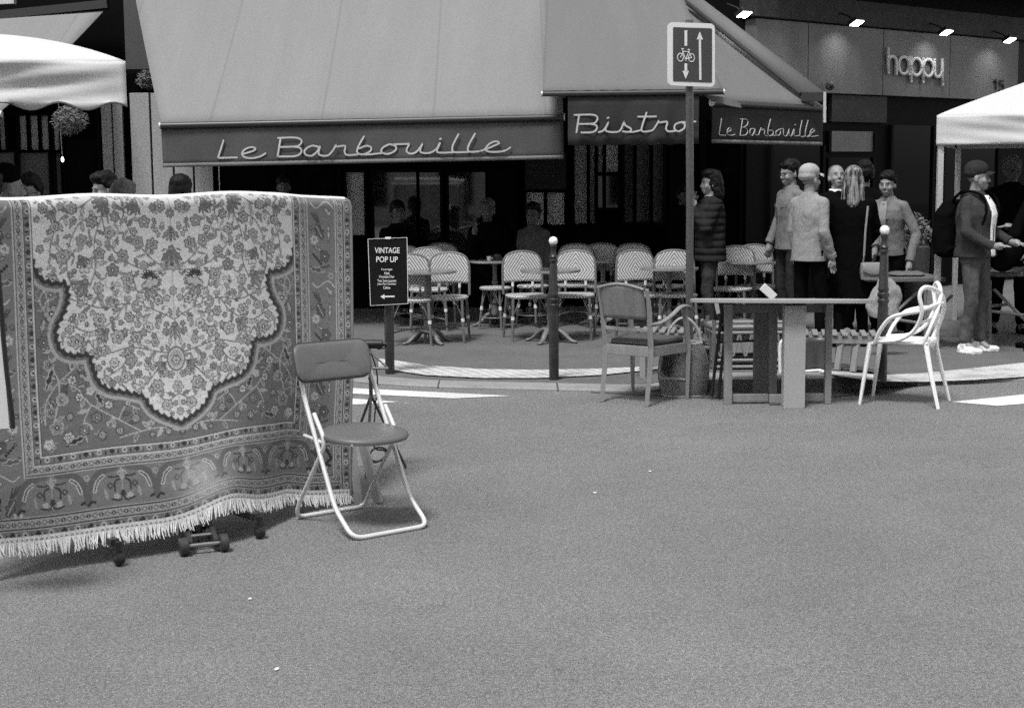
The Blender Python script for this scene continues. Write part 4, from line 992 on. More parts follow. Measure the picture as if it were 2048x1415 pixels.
for _ in range(70):
    x, y = random.uniform(.05, .64), random.uniform(.3, 1.1)
    if random.random() < .5: line([(x, y), (x+.01, y+.014), (x+.026, y+.012)], .0018, random.choice([.05, .32, .27]))
    else: curl(x, y, .02, random.random()*6, random.choice([.30, .10, .26]))
keep = field & ~ins & ~ringd & ~((sd_ < .045)); out[~keep] = snap2[~keep]
# borders: u across, v along for side and bottom borders
G1, G2, G3, G4, G5, G6 = .652, .69, .733, .904, .950, .99
bsd = AX-.652; bbd = DY-1.115
acr = np.where(bsd > bbd*.9, bsd, bbd*.95)   # distance outwards from the field
isb = acr > 0; side = bsd > bbd*.9
alongv = np.where(side, DY, SX)
def band(a, b, base, rep, kind):
    m_ = isb & (acr >= a) & (acr < b); w = b-a; out[m_] = base
    u = (acr-a)/w-.5; ph = (np.mod(alongv, rep)/rep-.5)*rep; 
    rr = np.hypot(u*w, ph)
    if kind == 1:     # rosettes and ticks
        out[m_ & (rr < w*.32)] = .34; out[m_ & (rr < w*.13)] = .03
        ph2 = (np.mod(alongv+rep/2, rep)/rep-.5)*rep; r2 = np.hypot(u*w, ph2); th = np.arctan2(ph2, u*w)
        out[m_ & (r2 < w*.34*(.6+.4*np.abs(np.cos(2*th))))] = .04; out[m_ & (np.hypot(u*w, ph2-.018) < w*.14)] = .28
        q = np.abs(ph)-rep*.25; out[m_ & (np.abs(q) < .003) & (u > -.1) & (u < .3)] = .04
    else:
        ph2 = (np.mod(alongv+rep/2, rep)/rep-.5)*rep
        out[m_ & (np.abs(u*w-.3*np.abs(ph2)+.004) < .0025)] = .14
        out[m_ & (rr < w*.20)] = .03; out[m_ & (rr < w*.09)] = .3; r2 = np.hypot(u*w, ph2); out[m_ & (r2 < w*.24)] = .16; out[m_ & (r2 < w*.12)] = .34
def rule(a, col, w=.0042): out[isb & (np.abs(acr-a) < w/2*1.2)] = col
band(.0, .038, .175, .115, 1); band(.038, .081, .27, .055, 2); band(.252, .297, .27, .055, 2); band(.297, .34, .175, .115, 1)
mm = isb & (acr >= .081) & (acr < .252); out[mm] = .185
snap3 = out.copy()
# main border: side repeat .37 m
def bleaf(sx__, cy, L, w0, a, c, e): leaf(sx__, cy, L, w0, a, c, e)
for k in range(-1, 4):
    y0 = .06+k*.385
    for q in range(3): leaf(.775+q*.012, y0+.045+q*.004, .075, .0045, 1.0+.14*q, .10, .07)
    leaf(.805, y0+.115, .085, .022, 1.05, .10, .02, .38); leaf(.86, y0+.12, .09, .010, 1.6, .36, .08)
    flower(.775, y0+.155, .026, 6, .3, .40, .03, .26); leaf(.80, y0+.20, .07, .008, .4, .36, .08); flower(.835, y0+.235, .032, 5, 0, .11, .03, .07)
    for q in range(5): flower(.768+q*.011, y0+.225+q*.011, .008, 4, 0, .03, .03, .03)
    line([(.755, y0+.285), (.78, y0+.30), (.82, y0+.29), (.86, y0+.28)], .006, .08); leaf(.79, y0+.30, .09, .014, .15, .10, .32); leaf(.86, y0+.02, .07, .012, .8, .34, .10); flower(.87, y0+.33, .018, 6, 0, .25, .04, .3); line([(.76, y0-.02), (.79, y0-.0), (.85, y0-.03), (.89, y0)], .003, .38); flower(.755, y0+.10, .014, 5, 0, .2, .04, .08)
# bottom border arches
for cx in (-.62, -.31, 0, .31, .62):
    for s in (-1, 1):
        def L_(pts, w_, c): ln1([(q.x, q.y) for q in crom([(cx+s*x, y, 0) for x, y in pts], 5)], w_, c)
        L_([(.155, 1.35), (.14, 1.27), (.10, 1.225), (.03, 1.21)], .014, .115); L_([(.125, 1.30), (.11, 1.26), (.085, 1.24)], .009, .36); L_([(.125, 1.30), (.11, 1.26), (.085, 1.24)], .003, .06)
        L_([(.0, 1.24), (.03, 1.25), (.06, 1.245)], .004, .05); L_([(.015, 1.26), (.035, 1.275), (.035, 1.31)], .0045, .05); L_([(.0, 1.22), (.02, 1.235), (.0, 1.25)], .002, .32)
        fl1(cx+s*.055, 1.285, .016, 4, 0, .10, .08, .08) if True else 0
        fl1(cx+s*.03, 1.335, .016, 5, 0, .36, .3, .3); L_([(.0, 1.345), (.02, 1.352), (.05, 1.345)], .005, .06); L_([(.155, 1.36), (.14, 1.345), (.125, 1.35)], .006, .04); leaf1(cx+s*.075, 1.32, .05, .006, 1.4, .22, .3)
    ln1([(cx, 1.21), (cx, 1.35)], .002, .3); leaf1(cx, 1.24, .05, .010, 1.57, .24, .32); leaf1(cx, 1.325, .035, .012, 1.57, .05, .05); fl1(cx+.155, 1.24, .014, 5, 0, .16, .04, .3)
for sx_ in (-.87, .87):
    ln1([(q.x, q.y) for q in crom([(sx_, 1.23, 0), (sx_-.02, 1.245, 0), (sx_, 1.27, 0), (sx_+.015, 1.30, 0), (sx_-.015, 1.325, 0), (sx_+.01, 1.335, 0)], 5)], .008, .03)
out[~mm] = snap3[~mm]
for a, c in [(0, .05), (.006, .42), (.036, .06), (.041, .40), (.079, .05), (.0845, .36), (.249, .36), (.254, .05), (.295, .06), (.300, .40), (.338, .05)]: rule(a, c)
endm = (DY > 1.455); out[endm] = .60
out[endm & (np.mod(SX, .022) < .011) & (np.abs(DY-1.472) < .003)] = .2
out[(AX > .988) & ~endm] = .34; out[DY < .012] *= 1.1
out[out < .235] *= .84
bulge_light = np.exp(-((SX-.04)/.085)**2-((DY-1.30)/.075)**2)+.8*np.exp(-((SX-.10)/.12)**2-((DY-1.40)/.05)**2); out[:] = out*(1-.55*np.clip(bulge_light, 0, 1))+.42*.55*np.clip(bulge_light, 0, 1)  # paints the light caught by the bulging hem into the wool colour
rng = np.random.RandomState(3)
nz = rng.rand(ND, NS).astype(np.float32); nz2 = np.kron(rng.rand(ND//4+1, NS//20+1), np.ones((4, 20)))[:ND, :NS]
out *= (.84+.32*nz)*(.95+.10*nz2)
out *= (.90+.14*np.sin(DY*210+SX*3)*0+.10)
# build mesh
vs = np.empty((ND, NS, 3), np.float32)
for j in range(ND):
    d = float(dd_[j])
    for i in range(NS):
        q = cpos(float(ss[i]), d); vs[j, i] = q
cz = A0+DDn*TC
carpet = thing('carpet', 'large floral oriental carpet with pale medallion and white fringe hung over a rail', 'carpet', (cz.x, cz.y, 0))
vs[:, :, 0] -= cz.x; vs[:, :, 1] -= cz.y
vs[:, :, 2] += (nz-.5)*.0016
me = bpy.data.meshes.new('pile'); idx = np.arange(ND*NS).reshape(ND, NS)
quads = np.stack([idx[:-1, :-1], idx[1:, :-1], idx[1:, 1:], idx[:-1, 1:]], -1).reshape(-1, 4)
me.vertices.add(ND*NS); me.vertices.foreach_set('co', vs.reshape(-1)); nq = len(quads)
me.loops.add(nq*4); me.loops.foreach_set('vertex_index', quads.reshape(-1)); me.polygons.add(nq)
me.polygons.foreach_set('loop_start', np.arange(nq)*4); me.polygons.foreach_set('use_smooth', np.ones(nq, bool))
me.update(calc_edges=True)
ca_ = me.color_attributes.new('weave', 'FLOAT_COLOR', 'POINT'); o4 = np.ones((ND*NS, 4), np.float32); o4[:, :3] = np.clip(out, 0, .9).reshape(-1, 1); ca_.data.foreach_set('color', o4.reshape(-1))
m = mat('carpet_wool', .3, .95, n2=0); t = NT(m); at = t.n('ShaderNodeAttribute', attribute_name='weave')
nzz = t.noise(240, 2, .7); mx = t.math('MULTIPLY', t.ramp(nzz, [(.25, .78), (.75, 1.2)]), 1.0); sp3 = t.n('ShaderNodeSeparateColor'); t.l(at.outputs['Color'], sp3.inputs[0])
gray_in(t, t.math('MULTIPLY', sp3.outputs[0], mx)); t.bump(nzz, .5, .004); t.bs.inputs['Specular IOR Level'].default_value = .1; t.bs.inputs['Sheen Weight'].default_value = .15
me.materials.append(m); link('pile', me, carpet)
L0 = Vector((cz.x, cz.y, 0))
bkm = MB(); bkm.grid(lambda u, v: cpos(-HW+2*HW*u, 0)-Vector((CN2.x*(.05+.03*v), CN2.y*(.05+.03*v), v*1.05+.03*(v > 0))), 40, 12)
part('back_side', bkm, M['back'], carpet, True, mods=[solidify(.006)])
tpb = MB(); tpb.grid(lambda u, v: cpos(-HW+2*HW*u, 0)-Vector((CN2.x*.05*v, CN2.y*.05*v, -.012*math.sin(v*math.pi))), 40, 6); part('top_fold', tpb, M['fringe'], carpet, True)
for s in (-HW*.995, HW*.995): ed = MB(); ed.tube([cpos(s, LEN*k/60) for k in range(61)], .008, 7); part('side_binding', ed, M['back'], carpet, True)
fr = MB(); rr_ = random.Random(4)
for k in range(420):
    s = -HW+2*HW*(k+.5)/420; p0 = cpos(s, LEN); L = rr_.uniform(.036, .060)*(1.1 if abs(s) < .6 else 1)
    a = rr_.uniform(-.018, .018); b = rr_.uniform(0, .02)
    p1 = p0+Vector((DDn.x*a*.5-CN2.x*-.4*b, DDn.y*a*.5+CN2.y*.4*b, -L*.5)); p2 = p0+Vector((DDn.x*a+CN2.x*b, DDn.y*a+CN2.y*b, -L)); p2.z = max(p2.z, .006)
    fr.tube([p0+Vector((0, 0, .004)), p1, p2], [.0032, .0036, .0022], 5, caps=False)
part('fringe', fr, M['fringe'], carpet, True)
# rack under the carpet
def rk(s, out_, z): b = (A0+DDn*(TC+s*DL)+CN2*out_)*(1+.05*sm(0, 1, z/1.6)*(.55+.45*max(0, min(1, (s+1)/2)))+.022*sm(.3, .95, s)); return Vector((b.x, b.y, z))
rack = thing('carpet_rack', 'wheeled rail and timber trestle holding up the carpet', 'rack', rk(0, -.03, 0))
b_ = MB(); b_.tube([rk(-1.05, -.11, 1.50), rk(.93, -.11, 1.50)], .022, 10); part('top_rail', b_, M['steel'], rack, True)
for s in (-.95, .90):
    for sg in (-1, 1):
        b_ = MB(); b_.beam(rk(s, -.13, 1.48), rk(s+(.12 if s > 0 else -.05), sg*.2-.22, .0), .045, .022); part('trestle_leg', b_, M['wood'], rack, True, smooth=False, bevel=.002)
b_ = MB(); b_.beam(P(724, 880, 7.72), G(757, 1007)+Vector((0, 0, .004)), .020, .055); part('trestle_leg', b_, M['wood'], rack, True, smooth=False, bevel=.002)
for s in (-.38, .34):
    b_ = MB(); b_.beam(rk(s, .10, .10), rk(s, -.35, .10), .04, .03); part('base_bar', b_, M['steel_d'], rack, True, smooth=False)
    w = MB(); c_ = rk(s, .13, .034); w.tube([c_-Vector((DDn.x, DDn.y, 0))*.016, c_+Vector((DDn.x, DDn.y, 0))*.016], .027, 16); w.ball(c_-Vector((0, 0, .005)), (.022, .026, .028)); w.tube([c_+Vector((0, 0, .02)), c_+Vector((0, 0, .075))], .014); part('castor', w, M['castor'], rack, True)
# white board with black edge leaning at the far left
t = thing('white_board', 'white board with thick black edge at the left border before the carpet', 'board', G(-40, 1100))
wy = 5.75
b_ = MB(); b_.poly([P(-170, 560, wy), P(-8, 560, wy), P(0, 640, wy), P(9, 740, wy), P(19, 856, wy), P(-170, 870, wy)], (0, .02, 0)); part('panel', b_, M['tent'], t, True, smooth=False)
b_ = MB(); b_.tube([P(-4, 540, wy), P(1, 600, wy), P(7, 680, wy), P(14, 750, wy), P(24, 830, wy), P(26, 856, wy)], .010, 8); b_.tube([P(-170, 548, wy), P(-4, 548, wy)], .012, 8); part('edge_band', b_, M['black'], t, True)
b_ = MB(); b_.beam(P(-160, 860, wy+.03), Vector((P(-200, 860, wy).x, wy+.13, 0)), .04, .04); part('stand', b_, M['steel_d'], t, True, smooth=False)
# ================================================================== FOLDING CHAIR (foreground)
fl, frr, rl, rr2 = G(702, 1079), G(848, 1053), G(592, 1038), G(716, 1012)
fm = (fl+frr)/2; rm = (rl+rr2)/2; ctr = (fm+rm)/2; fd = (fm-rm).normalized()
wd = Vector((-fd.y, fd.x, 0)); wd = wd if wd.x > 0 else -wd
yaw = math.atan2(wd.y, wd.x); dep = (fm-rm).length/2
if wd.cross(Vector((0, 0, 1))).dot(fd) > 0: pass
# local frame: x = wd, y = towards rear (-fd), z up
t = thing('folding_chair', 'padded folding chair with chrome tube legs standing before the carpet', 'chair', ctr+fd*.03, yaw)
sgn = -1 if (Matrix.Rotation(yaw, 3, 'Z') @ Vector((0, 1, 0))).dot(fd) > 0 else 1
def L(x, y, z): return Vector((x, y*(-sgn), z))   # y>0 means front
w = .212; r = .0115
D = dep
def rounded(pts, rad=.05, n=6):
    out_ = [Vector(pts[0])]
    for a, b, c in zip(pts, pts[1:], pts[2:]):
        a, b, c = Vector(a), Vector(b), Vector(c); d1 = (a-b).normalized(); d2 = (c-b).normalized(); p0 = b+d1*rad; p1 = b+d2*rad
        for k in range(n+1): u = k/n; out_.append(p0*(1-u)**2+b*2*u*(1-u)+p1*u*u)
    out_.append(Vector(pts[-1])); return out_
frp = [L(-w-.01, -.185, .80), L(-w+.005, -.15, .62), L(-w, .12, .13), L(-w, D, r), L(w, D, r), L(w, .12, .13), L(w-.005, -.15, .62), L(w-.05, -.185, .80)]
b_ = MB(); b_.tube(rounded(frp, .062, 6), r, 12); part('front_legs', b_, M['chrome'], t)
w2 = .203
rp = [L(-w2, -.07, .56), L(-w2, .035, .43), L(-w2, -D+.05, .10), L(-w2, -D, r), L(w2, -D, r), L(w2, -D+.05, .10), L(w2, .035, .43), L(w2, -.07, .56)]
b_ = MB(); b_.tube(rounded(rp, .055, 6), r*.95, 12); part('rear_legs', b_, M['chrome'], t)
b_ = MB()
for s in (-1, 1): b_.tube([L(s*w2, -.17, .44), L(s*w2*.95, .0, .425), L(s*.15, .2, .437)], .009, 8)
b_.tube([L(-.19, -.02, .425), L(.19, -.02, .425)], .007, 8); part('seat_rail', b_, M['chrome'], t)
se = MB()
rings = []
for z, k in ((.446, .93), (.442, .985), (.452, 1.0), (.463, .985), (.471, .93), (.474, .7), (.472, .3)): rings.append((0, 0, z, .212*k, .212*k))
def ms(q, q0=0):  # round front, squarer rear, slight dish and tilt
    x, y = q.x, q.y
    if y < 0: y *= .95
    return L(x*(1-.10*(y < 0)*abs(y)/.2), y+.045, q.z-.012*(y/.2)-.010*(1-(x*x+y*y)/.042))
m0 = MB(); m0.loft(rings, 48, 2.3); m0.v = [ms(q) for q in m0.v]; part('seat', m0, M['vinyl'], t, ang=60)
pp = MB(); pp.tube([ms(Vector((.205*math.copysign(abs(math.cos(a))**(2/2.3), math.cos(a)), .205*math.copysign(abs(math.sin(a))**(2/2.3), math.sin(a)), .447))) for a in [k*math.pi/30 for k in range(60)]], .005, 6, closed=True); part('seat_piping', pp, M['vinyl_e'], t)
bk = MB()
def rr3(hw, hh, rad, n=7):
    pts = []
    for cx, cz, a0 in ((hw-rad, hh-rad, 0), (-hw+rad, hh-rad, 90), (-hw+rad, -hh+rad, 180), (hw-rad, -hh+rad, 270)):
        for i in range(n+1): a = R(a0+90*i/n); pts.append((cx+rad*math.cos(a), cz+rad*math.sin(a)))
    return pts
vs_ = []; fs_ = []; lay = [(-.016, .0), (-.016, .92), (-.012, .985), (0, 1.0), (.012, .985), (.018, .93), (.023, .8), (.025, .5), (.026, 0)]
base = rr3(.225, .094, .052); nb = len(base)
def bmap(x, z, y): return L(x*.94-.05, -.16+y+.10*(x/.22)**2*.35-(z)*.30-.02, .79+z*.97+.012*(x/.22)**2)
for yy, k in lay:
    for x, z in base:
        if k == 0: vs_.append(bmap(0, 0, yy))
        else:
            ox = x-math.copysign(min(abs(x), .225*(1-k)), x); oz = z-math.copysign(min(abs(z), .225*(1-k)), z); vs_.append(bmap(ox, oz, yy))
for i in range(len(lay)-1):
    for k in range(nb): fs_.append((i*nb+k, i*nb+(k+1) % nb, (i+1)*nb+(k+1) % nb, (i+1)*nb+k))
bk.add(vs_, fs_); part('backrest', bk, M['vinyl'], t, ang=70)
pp = MB(); pp.tube([bmap(x, z, 0) for x, z in base], .005, 6, closed=True); part('back_piping', pp, M['vinyl_e'], t)
for s in (-1, 1):
    for p in (L(s*(w-.002), -.08, .42), L(s*(w-.002), -.12, .545)): b_ = MB(); b_.tube([p-Vector((.016, 0, 0)), p+Vector((.016, 0, 0))], .006, 8); part('pivot', b_, M['steel'], t)
# ================================================================== TROLLEY JACK
jq = G(408, 1106); t = thing('trolley_jack', 'low dark trolley jack on wheels poking out under the carpet fringe', 'jack', jq, R(24)); t.scale = (1.3, 1.25, 1.2)
b_ = MB()
for s in (-1, 1): b_.add([(s*.045, 0, .02), (s*.045, 0, .05), (s*.045, .06, .08), (s*.05, .36, .13), (s*.05, .36, .09), (s*.045, .1, .025)], [(0, 1, 2, 3, 4, 5)])
part('side_plate', b_, M['steel_d'], t, mods=[solidify(.016)], smooth=False)
b_ = MB(); b_.tube([(-.07, .0, .035), (.07, .0, .035)], .008, 10); b_.tube([(-.05, .05, .06), (.05, .05, .06)], .007); b_.tube([(-.05, .13, .07), (.05, .13, .07)], .007); part('axle', b_, M['steel'], t)
for s in (-1, 1):
    b_ = MB(); b_.lathe([(.006, -.016), (.027, -.016), (.034, -.012), (.034, .012), (.027, .016), (.006, .016)], c=(s*.07, 0, .034), seg=20, M=Matrix.Rotation(R(90), 3, 'Y')); part('wheel', b_, M['steel_d'], t)
b_ = MB(); b_.lathe([(.018, .05), (.018, .085), (.038, .088), (.042, .098), (.038, .104), (.03, .102)], c=(0, .10, 0), seg=24); part('saddle', b_, M['steel_d'], t)
b_ = MB(); b_.beam((0, .10, .10), (0, .36, .07), .04, .03); b_.tube([(.03, .06, .06), (.03, .2, .12)], .01); b_.add([(.02, .2, .13), (.05, .2, .13), (.04, .12, .2), (.025, .12, .2)], [(0, 1, 2, 3)]); part('lift_arm', b_, M['steel_d'], t, mods=[solidify(.006)], smooth=False)
# ================================================================== WORK LAMP on tripod with cable
lq = G(748, 960); LY = lq.y+.25
t = thing('work_lamp', 'black tube lamp on thin tripod with dangling cable behind the folding chair', 'lamp', (P(748, 900, LY).x, LY, 0))
U = lambda x, y, o=0: P(x, y, LY+o)
b_ = MB(); b_.tube([U(700, 690), U(704, 688), U(764, 688), U(765, 688)], [.01, .026, .026, .02], 14); b_.tube([U(765, 688), U(773, 688)], .013, 10); part('lamp_head', b_, M['black'], t, True)
b_ = MB(); b_.tube([U(772, 687), U(775, 691), U(768, 696), U(755, 698)], .004, 6); part('wire_loop', b_, M['steel_d'], t, True)
b_ = MB(); b_.tube([U(738, 702), U(776, 736)], .006); b_.tube([U(735, 736), U(776, 736)], .009); b_.tube([U(738, 696), U(740, 750)], .007); b_.tube([U(735, 697), U(742, 706)], .012); part('clamp_arm', b_, M['steel'], t, True)
b_ = MB(); b_.tube([U(741, 738), U(741, 752)], .011); b_.ball(U(741, 756), .014); part('clamp_screw', b_, M['black'], t, True)
b_ = MB()
mid = U(742, 790)
for a in (20, 150, 265): b_.tube([mid, Vector((mid.x+.20*math.cos(R(a)), mid.y+.22*math.sin(R(a)), .008))], .008, 8)
b_.tube([mid, U(741, 745)], .011, 8); part('tripod', b_, M['steel_d'], t, True)
b_ = MB(); b_.tube(crom([U(742, 706), U(752, 735), U(755, 765), U(752, 800), U(748, 850)], 6), .0045, 6)
b_.tube(crom([U(748, 850), U(745, 880), U(752, 897), U(768, 900), U(772, 908), U(760, 921), U(745, 920), U(740, 908), U(750, 896), U(765, 895), U(774, 902), U(765, 918), U(748, 924), U(738, 916), U(744, 900)], 6), .0055, 6); part('cable', b_, M['black'], t, True)
# ================================================================== WOODEN ARMCHAIR
q = G(1296, 806); ya = math.atan2(-.62, .78)   # back width direction
t = thing('wooden_armchair', 'old wooden armchair with curved arm and padded seat beside the round table', 'chair', G(1256, 806, 0), ya)
# local: x along the back (left rear -> near rear), y forward, z up
def lg(pts, rads, nm='leg', mt='wood', flat=1): b = MB(); b.tube(pts, rads, 4, flat=flat); return part(nm, b, M[mt], t, smooth=False, bevel=.003)
hw = .20
for s in (-1, 1):
    lg([(s*hw, -.055, 0), (s*hw, -.015, .25), (s*hw, 0, .42), (s*(hw+.008), -.035, .70), (s*(hw+.012), -.07, .86)], [.020, .024, .027, .025, .018], 'rear_leg')
    lg([(s*(hw+.045), .43, 0), (s*(hw+.05), .43, .25), (s*(hw+.05), .43, .42), (s*(hw+.05), .40, .60), (s*(hw+.045), .37, .68)], [.017, .023, .028, .026, .02], 'front_leg', 'wood')
    b = MB(); b.tube(crom([(s*(hw+.008), -.03, .60), (s*(hw+.03), .08, .605), (s*(hw+.05), .2, .65), (s*(hw+.055), .32, .705), (s*(hw+.052), .42, .70), (s*(hw+.05), .46, .675)], 5), .021, 8, flat=.62); part('armrest', b, M['wood'], t)
    b = MB(); b.beam((s*(hw+.002), .0, .395), (s*(hw+.047), .42, .395), .024, .075); part('side_rail', b, M['wood'], t, smooth=False, bevel=.004)
b = MB(); b.beam((-hw, -.0, .395), (hw, 0, .395), .024, .075); part('rear_rail', b, M['wood'], t, smooth=False, bevel=.004)
b = MB(); b.beam((-hw-.04, .43, .395), (hw+.04, .43, .395), .024, .075); part('front_rail', b, M['wood'], t, smooth=False, bevel=.004)
b = MB(); b.grid(lambda u, v: Vector(((u-.5)*2*(hw-.012), -.028-.062*((.035+(.22+.03*math.sin(u*math.pi))*v)/.3)-.025*math.sin(u*math.pi), .635+(.22+.035*math.sin(u*math.pi)**1)*v)), 14, 8); part('back_panel', b, M['wood_m'], t, mods=[solidify(.016)])
b = MB(); b.tube([((u/14-.5)*2*(hw-.004), -.09-.025*math.sin(u/14*math.pi), .858+.035*math.sin(u/14*math.pi)) for u in range(15)], .011, 8); part('top_rail', b, M['wood'], t)
b = MB(); b.beam((-hw, -.02, .555), (hw, -.02, .555), .016, .028); part('lower_back_rail', b, M['wood'], t, smooth=False, bevel=.004)
b = MB(); b.add([(-hw+.02, .02, .435), (hw-.02, .02, .435), (hw+.02, .44, .435), (-hw-.02, .44, .435), (-hw+.03, .03, .475), (hw-.03, .03, .475), (hw+.01, .43, .478), (-hw-.01, .43, .478)], [(3, 2, 1, 0), (4, 5, 6, 7), (0, 1, 5, 4), (1, 2, 6, 5), (2, 3, 7, 6), (3, 0, 4, 7)]); part('seat_pad', b, M['c_mid'], t, bevel=.014, smooth=True, ang=80)
# ================================================================== DINING TABLE
tc = G(1567, 806); t = thing('dining_table', 'large oval pale table on slab and gate legs standing in the road', 'table', tc)
TY = lambda y: G(1567, y).y
def W2(x, Y, z): 
    q = P(x, 600, Y); return Vector((q.x, Y, z))
xl, xr = W2(1380, tc.y, 0).x-tc.x, W2(1752, tc.y, 0).x-tc.x; hx = (xr-xl)/2; cxm = (xl+xr)/2
b = MB(); n = 64; vs = []
for z, k in ((-.015, .985), (-.011, 1), (.011, 1), (.015, .985)):
    for i in range(n):
        a = 2*math.pi*i/n; x = cxm+hx*k*math.cos(a); y = .36*k*math.sin(a); vs.append((x, y, .757+z-.072*y-.012*x))
fs = [tuple(range(n-1, -1, -1)), tuple(range(3*n, 4*n))]
for j in range(3):
    for i in range(n): fs.append((j*n+i, j*n+(i+1) % n, (j+1)*n+(i+1) % n, (j+1)*n+i))
b.add(vs, fs); part('tabletop', b, M['table_p'], t)
def slab(x0, x1, ybase, zt, depth, nm, mt):
    Y = G((x0+x1)/2, ybase).y; a = W2(x0, Y, 0); c = W2(x1, Y, 0); bb = MB(); bb.box(((a.x+c.x)/2, Y+depth/2, zt/2), (c.x-a.x, depth, zt)); return part(nm, bb, M[mt], t, True, smooth=False, bevel=.004)
slab(1570, 1613, 817, .745, .10, 'slab_leg', 'table_p'); slab(1509, 1541, 794, .725, .05, 'slab_leg', 'table_d'); slab(1450, 1466, 809, .74, .05, 'leg', 'wood'); slab(1653, 1666, 808, .735, .05, 'leg', 'wood'); slab(1541, 1556, 805, .735, .045, 'leg', 'table_d')
def rail(x0, x1, yb, z, h, nm, mt):
    Y = G((x0+x1)/2, yb).y; a = W2(x0, Y, 0); c = W2(x1, Y, 0); bb = MB(); bb.box(((a.x+c.x)/2, Y+.03, z), (c.x-a.x, .03, h)); return part(nm, bb, M[mt], t, True, smooth=False, bevel=.003)
rail(1466.5, 1540, 808, .045, .055, 'foot_rail', 'wood'); rail(1613.5, 1652, 807, .045, .055, 'foot_rail', 'wood'); rail(1466.5, 1569, 807, .70, .06, 'apron', 'table_d'); rail(1613.5, 1652, 806, .70, .06, 'apron', 'table_d'); rail(1542, 1569, 811, .05, .06, 'foot_rail', 'wood')
b = MB(); q = W2(1536, tc.y-.02, .775); b.box((q.x+.0, tc.y-.02, q.z+.038), (.042, .10, .012), Matrix.Rotation(R(52), 3, 'Y')); b.v = b.v
b2 = MB(); b2.beam(W2(1549, tc.y-.02, .775)+Vector((0, 0, .008)), W2(1524, tc.y-.02, .867), .06, .022, up=(0, 1, 0)); solo('paper_roll', b2, M['tent'], 'white folded paper leaning up on the oval table', 'paper', bevel=.004)
# card hanging left under the table edge
b2 = MB(); b2.poly([P(1428, 603, 11.6), P(1440, 600, 11.6), P(1446, 624, 11.6), P(1433, 628, 11.6)], (0, .006, 0)); solo('price_card', b2, M['table_p'], 'grey card tilted beside the left end of the oval table', 'card')
# ================================================================== WHITE PLASTIC CHAIR (looped back)
fn_, ff_, bn_, bf_ = G(1722, 806), G(1781, 797), G(1857, 811), G(1905, 803)
c0 = (fn_+ff_+bn_+bf_)/4; fw = ((fn_+ff_)/2-(bn_+bf_)/2); yawc = R(154)   # +x local = forward
t = thing('loop_chair', 'white plastic armchair with interlaced looping back right of the oval table', 'chair', c0+Vector((-.035, 0, 0)), yawc)
hd = .262
H2 = .21
def lgw(a, b, c, nm='leg'):
    m_ = MB(); m_.tube(crom([a, b, c], 6), [.022-.008*i/12 for i in range(13)], 10, flat=.85); part(nm, m_, M['plastic'], t)
for s in (-1, 1):
    lgw((hd-.05, s*.185, .455), (hd-.02, s*.20, .23), (hd+.01, s*.215, 0)); lgw((-hd+.08, s*.165, .47), (-hd+.03, s*.20, .24), (-hd-.03, s*.225, 0))
sm_ = MB(); sm_.grid(lambda u, v: Vector((-.20+.40*u, (v-.5)*2*(.205-.02*(1-u)), .462-.018*math.sin(u*math.pi)*math.sin(v*math.pi)-.012*(u > .9)-.05*(1-abs(v-.5)*2)*(u < .05))), 20, 20); part('seat', sm_, M['plastic'], t, mods=[solidify(.022)])
def loop(pts, r_=.0165): m_ = MB(); p_ = crom(pts, 8); m_.tube(p_, r_, 10, flat=.85); part('back_loop', m_, M['plastic'], t)
# arm loop: round the back at arm height down to both front corners
loop([(.17, -.205, .46), (.13, -.235, .55), (.06, -.25, .64), (-.03, -.25, .675), (-.14, -.235, .69), (-.23, -.15, .72), (-.265, 0, .74), (-.24, .14, .74), (-.15, .235, .70), (-.03, .25, .675), (.06, .25, .64), (.13, .235, .55), (.17, .205, .46)])
# loops rising from the rear legs, crossing
for sg in (1, -1): loop([(.15, sg*.20, .465), (.0, sg*.21, .485), (-.11, sg*.215, .56), (-.165, sg*.245, .69), (-.150, sg*.265, .81), (-.175, sg*.235, .868), (-.225, sg*.10, .845), (-.255, -sg*.05, .78), (-.245, -sg*.15, .67), (-.20, -sg*.18, .54), (-.17, -sg*.175, .47)], .0175)
loop([(-.13, -.20, .60), (-.22, -.10, .64), (-.25, 0, .65), (-.22, .1, .64), (-.13, .20, .60)], .013)
# ================================================================== WICKER BASKET
bq = G(1372, 797); t = thing('wicker_basket', 'tall dark wicker basket with open front and hoop handle under the armchair', 'basket', (bq.x, bq.y+.17, 0))
b = MB()
def bas(u, v):
    a = u*2*math.pi; z = .005+.40*v; rx = .155+.045*math.sin(v*math.pi)**.8-.02*v; return Vector((rx*math.cos(a), rx*.8*math.sin(a), z))
nu, nv = 72, 40; vs = [bas(i/nu, j/nv) for j in range(nv+1) for i in range(nu)]; fs = []
for j in range(nv):
    for i in range(nu):
        a = 2*math.pi*(i+.5)/nu; z = .005+.40*(j+.5)/nv
        da = abs(((a-math.radians(238)+math.pi) % (2*math.pi))-math.pi)
        if z > .15 and z < .37 and da < .62*math.sin(min(1, (z-.13)/.12)*math.pi/2): continue
        fs.append((j*nu+i, j*nu+(i+1) % nu, (j+1)*nu+(i+1) % nu, (j+1)*nu+i))
b.add(vs, fs); b.add([bas(i/nu, 0) for i in range(nu)], [tuple(range(nu))]); part('body', b, M['wicker'], t, mods=[solidify(.012)])
b = MB(); a1 = []
for z, k in [(.15, 0), (.15, .3), (.15, .62), (.25, .66), (.37, .62), (.37, 0), (.37, -.62), (.25, -.66), (.15, -.62), (.15, -.3)]:
    aa = math.radians(238)+k; v = (z-.005)/.40; q = bas(aa/(2*math.pi), v); a1.append(q*1.03+Vector((0, 0, z*-.03)))
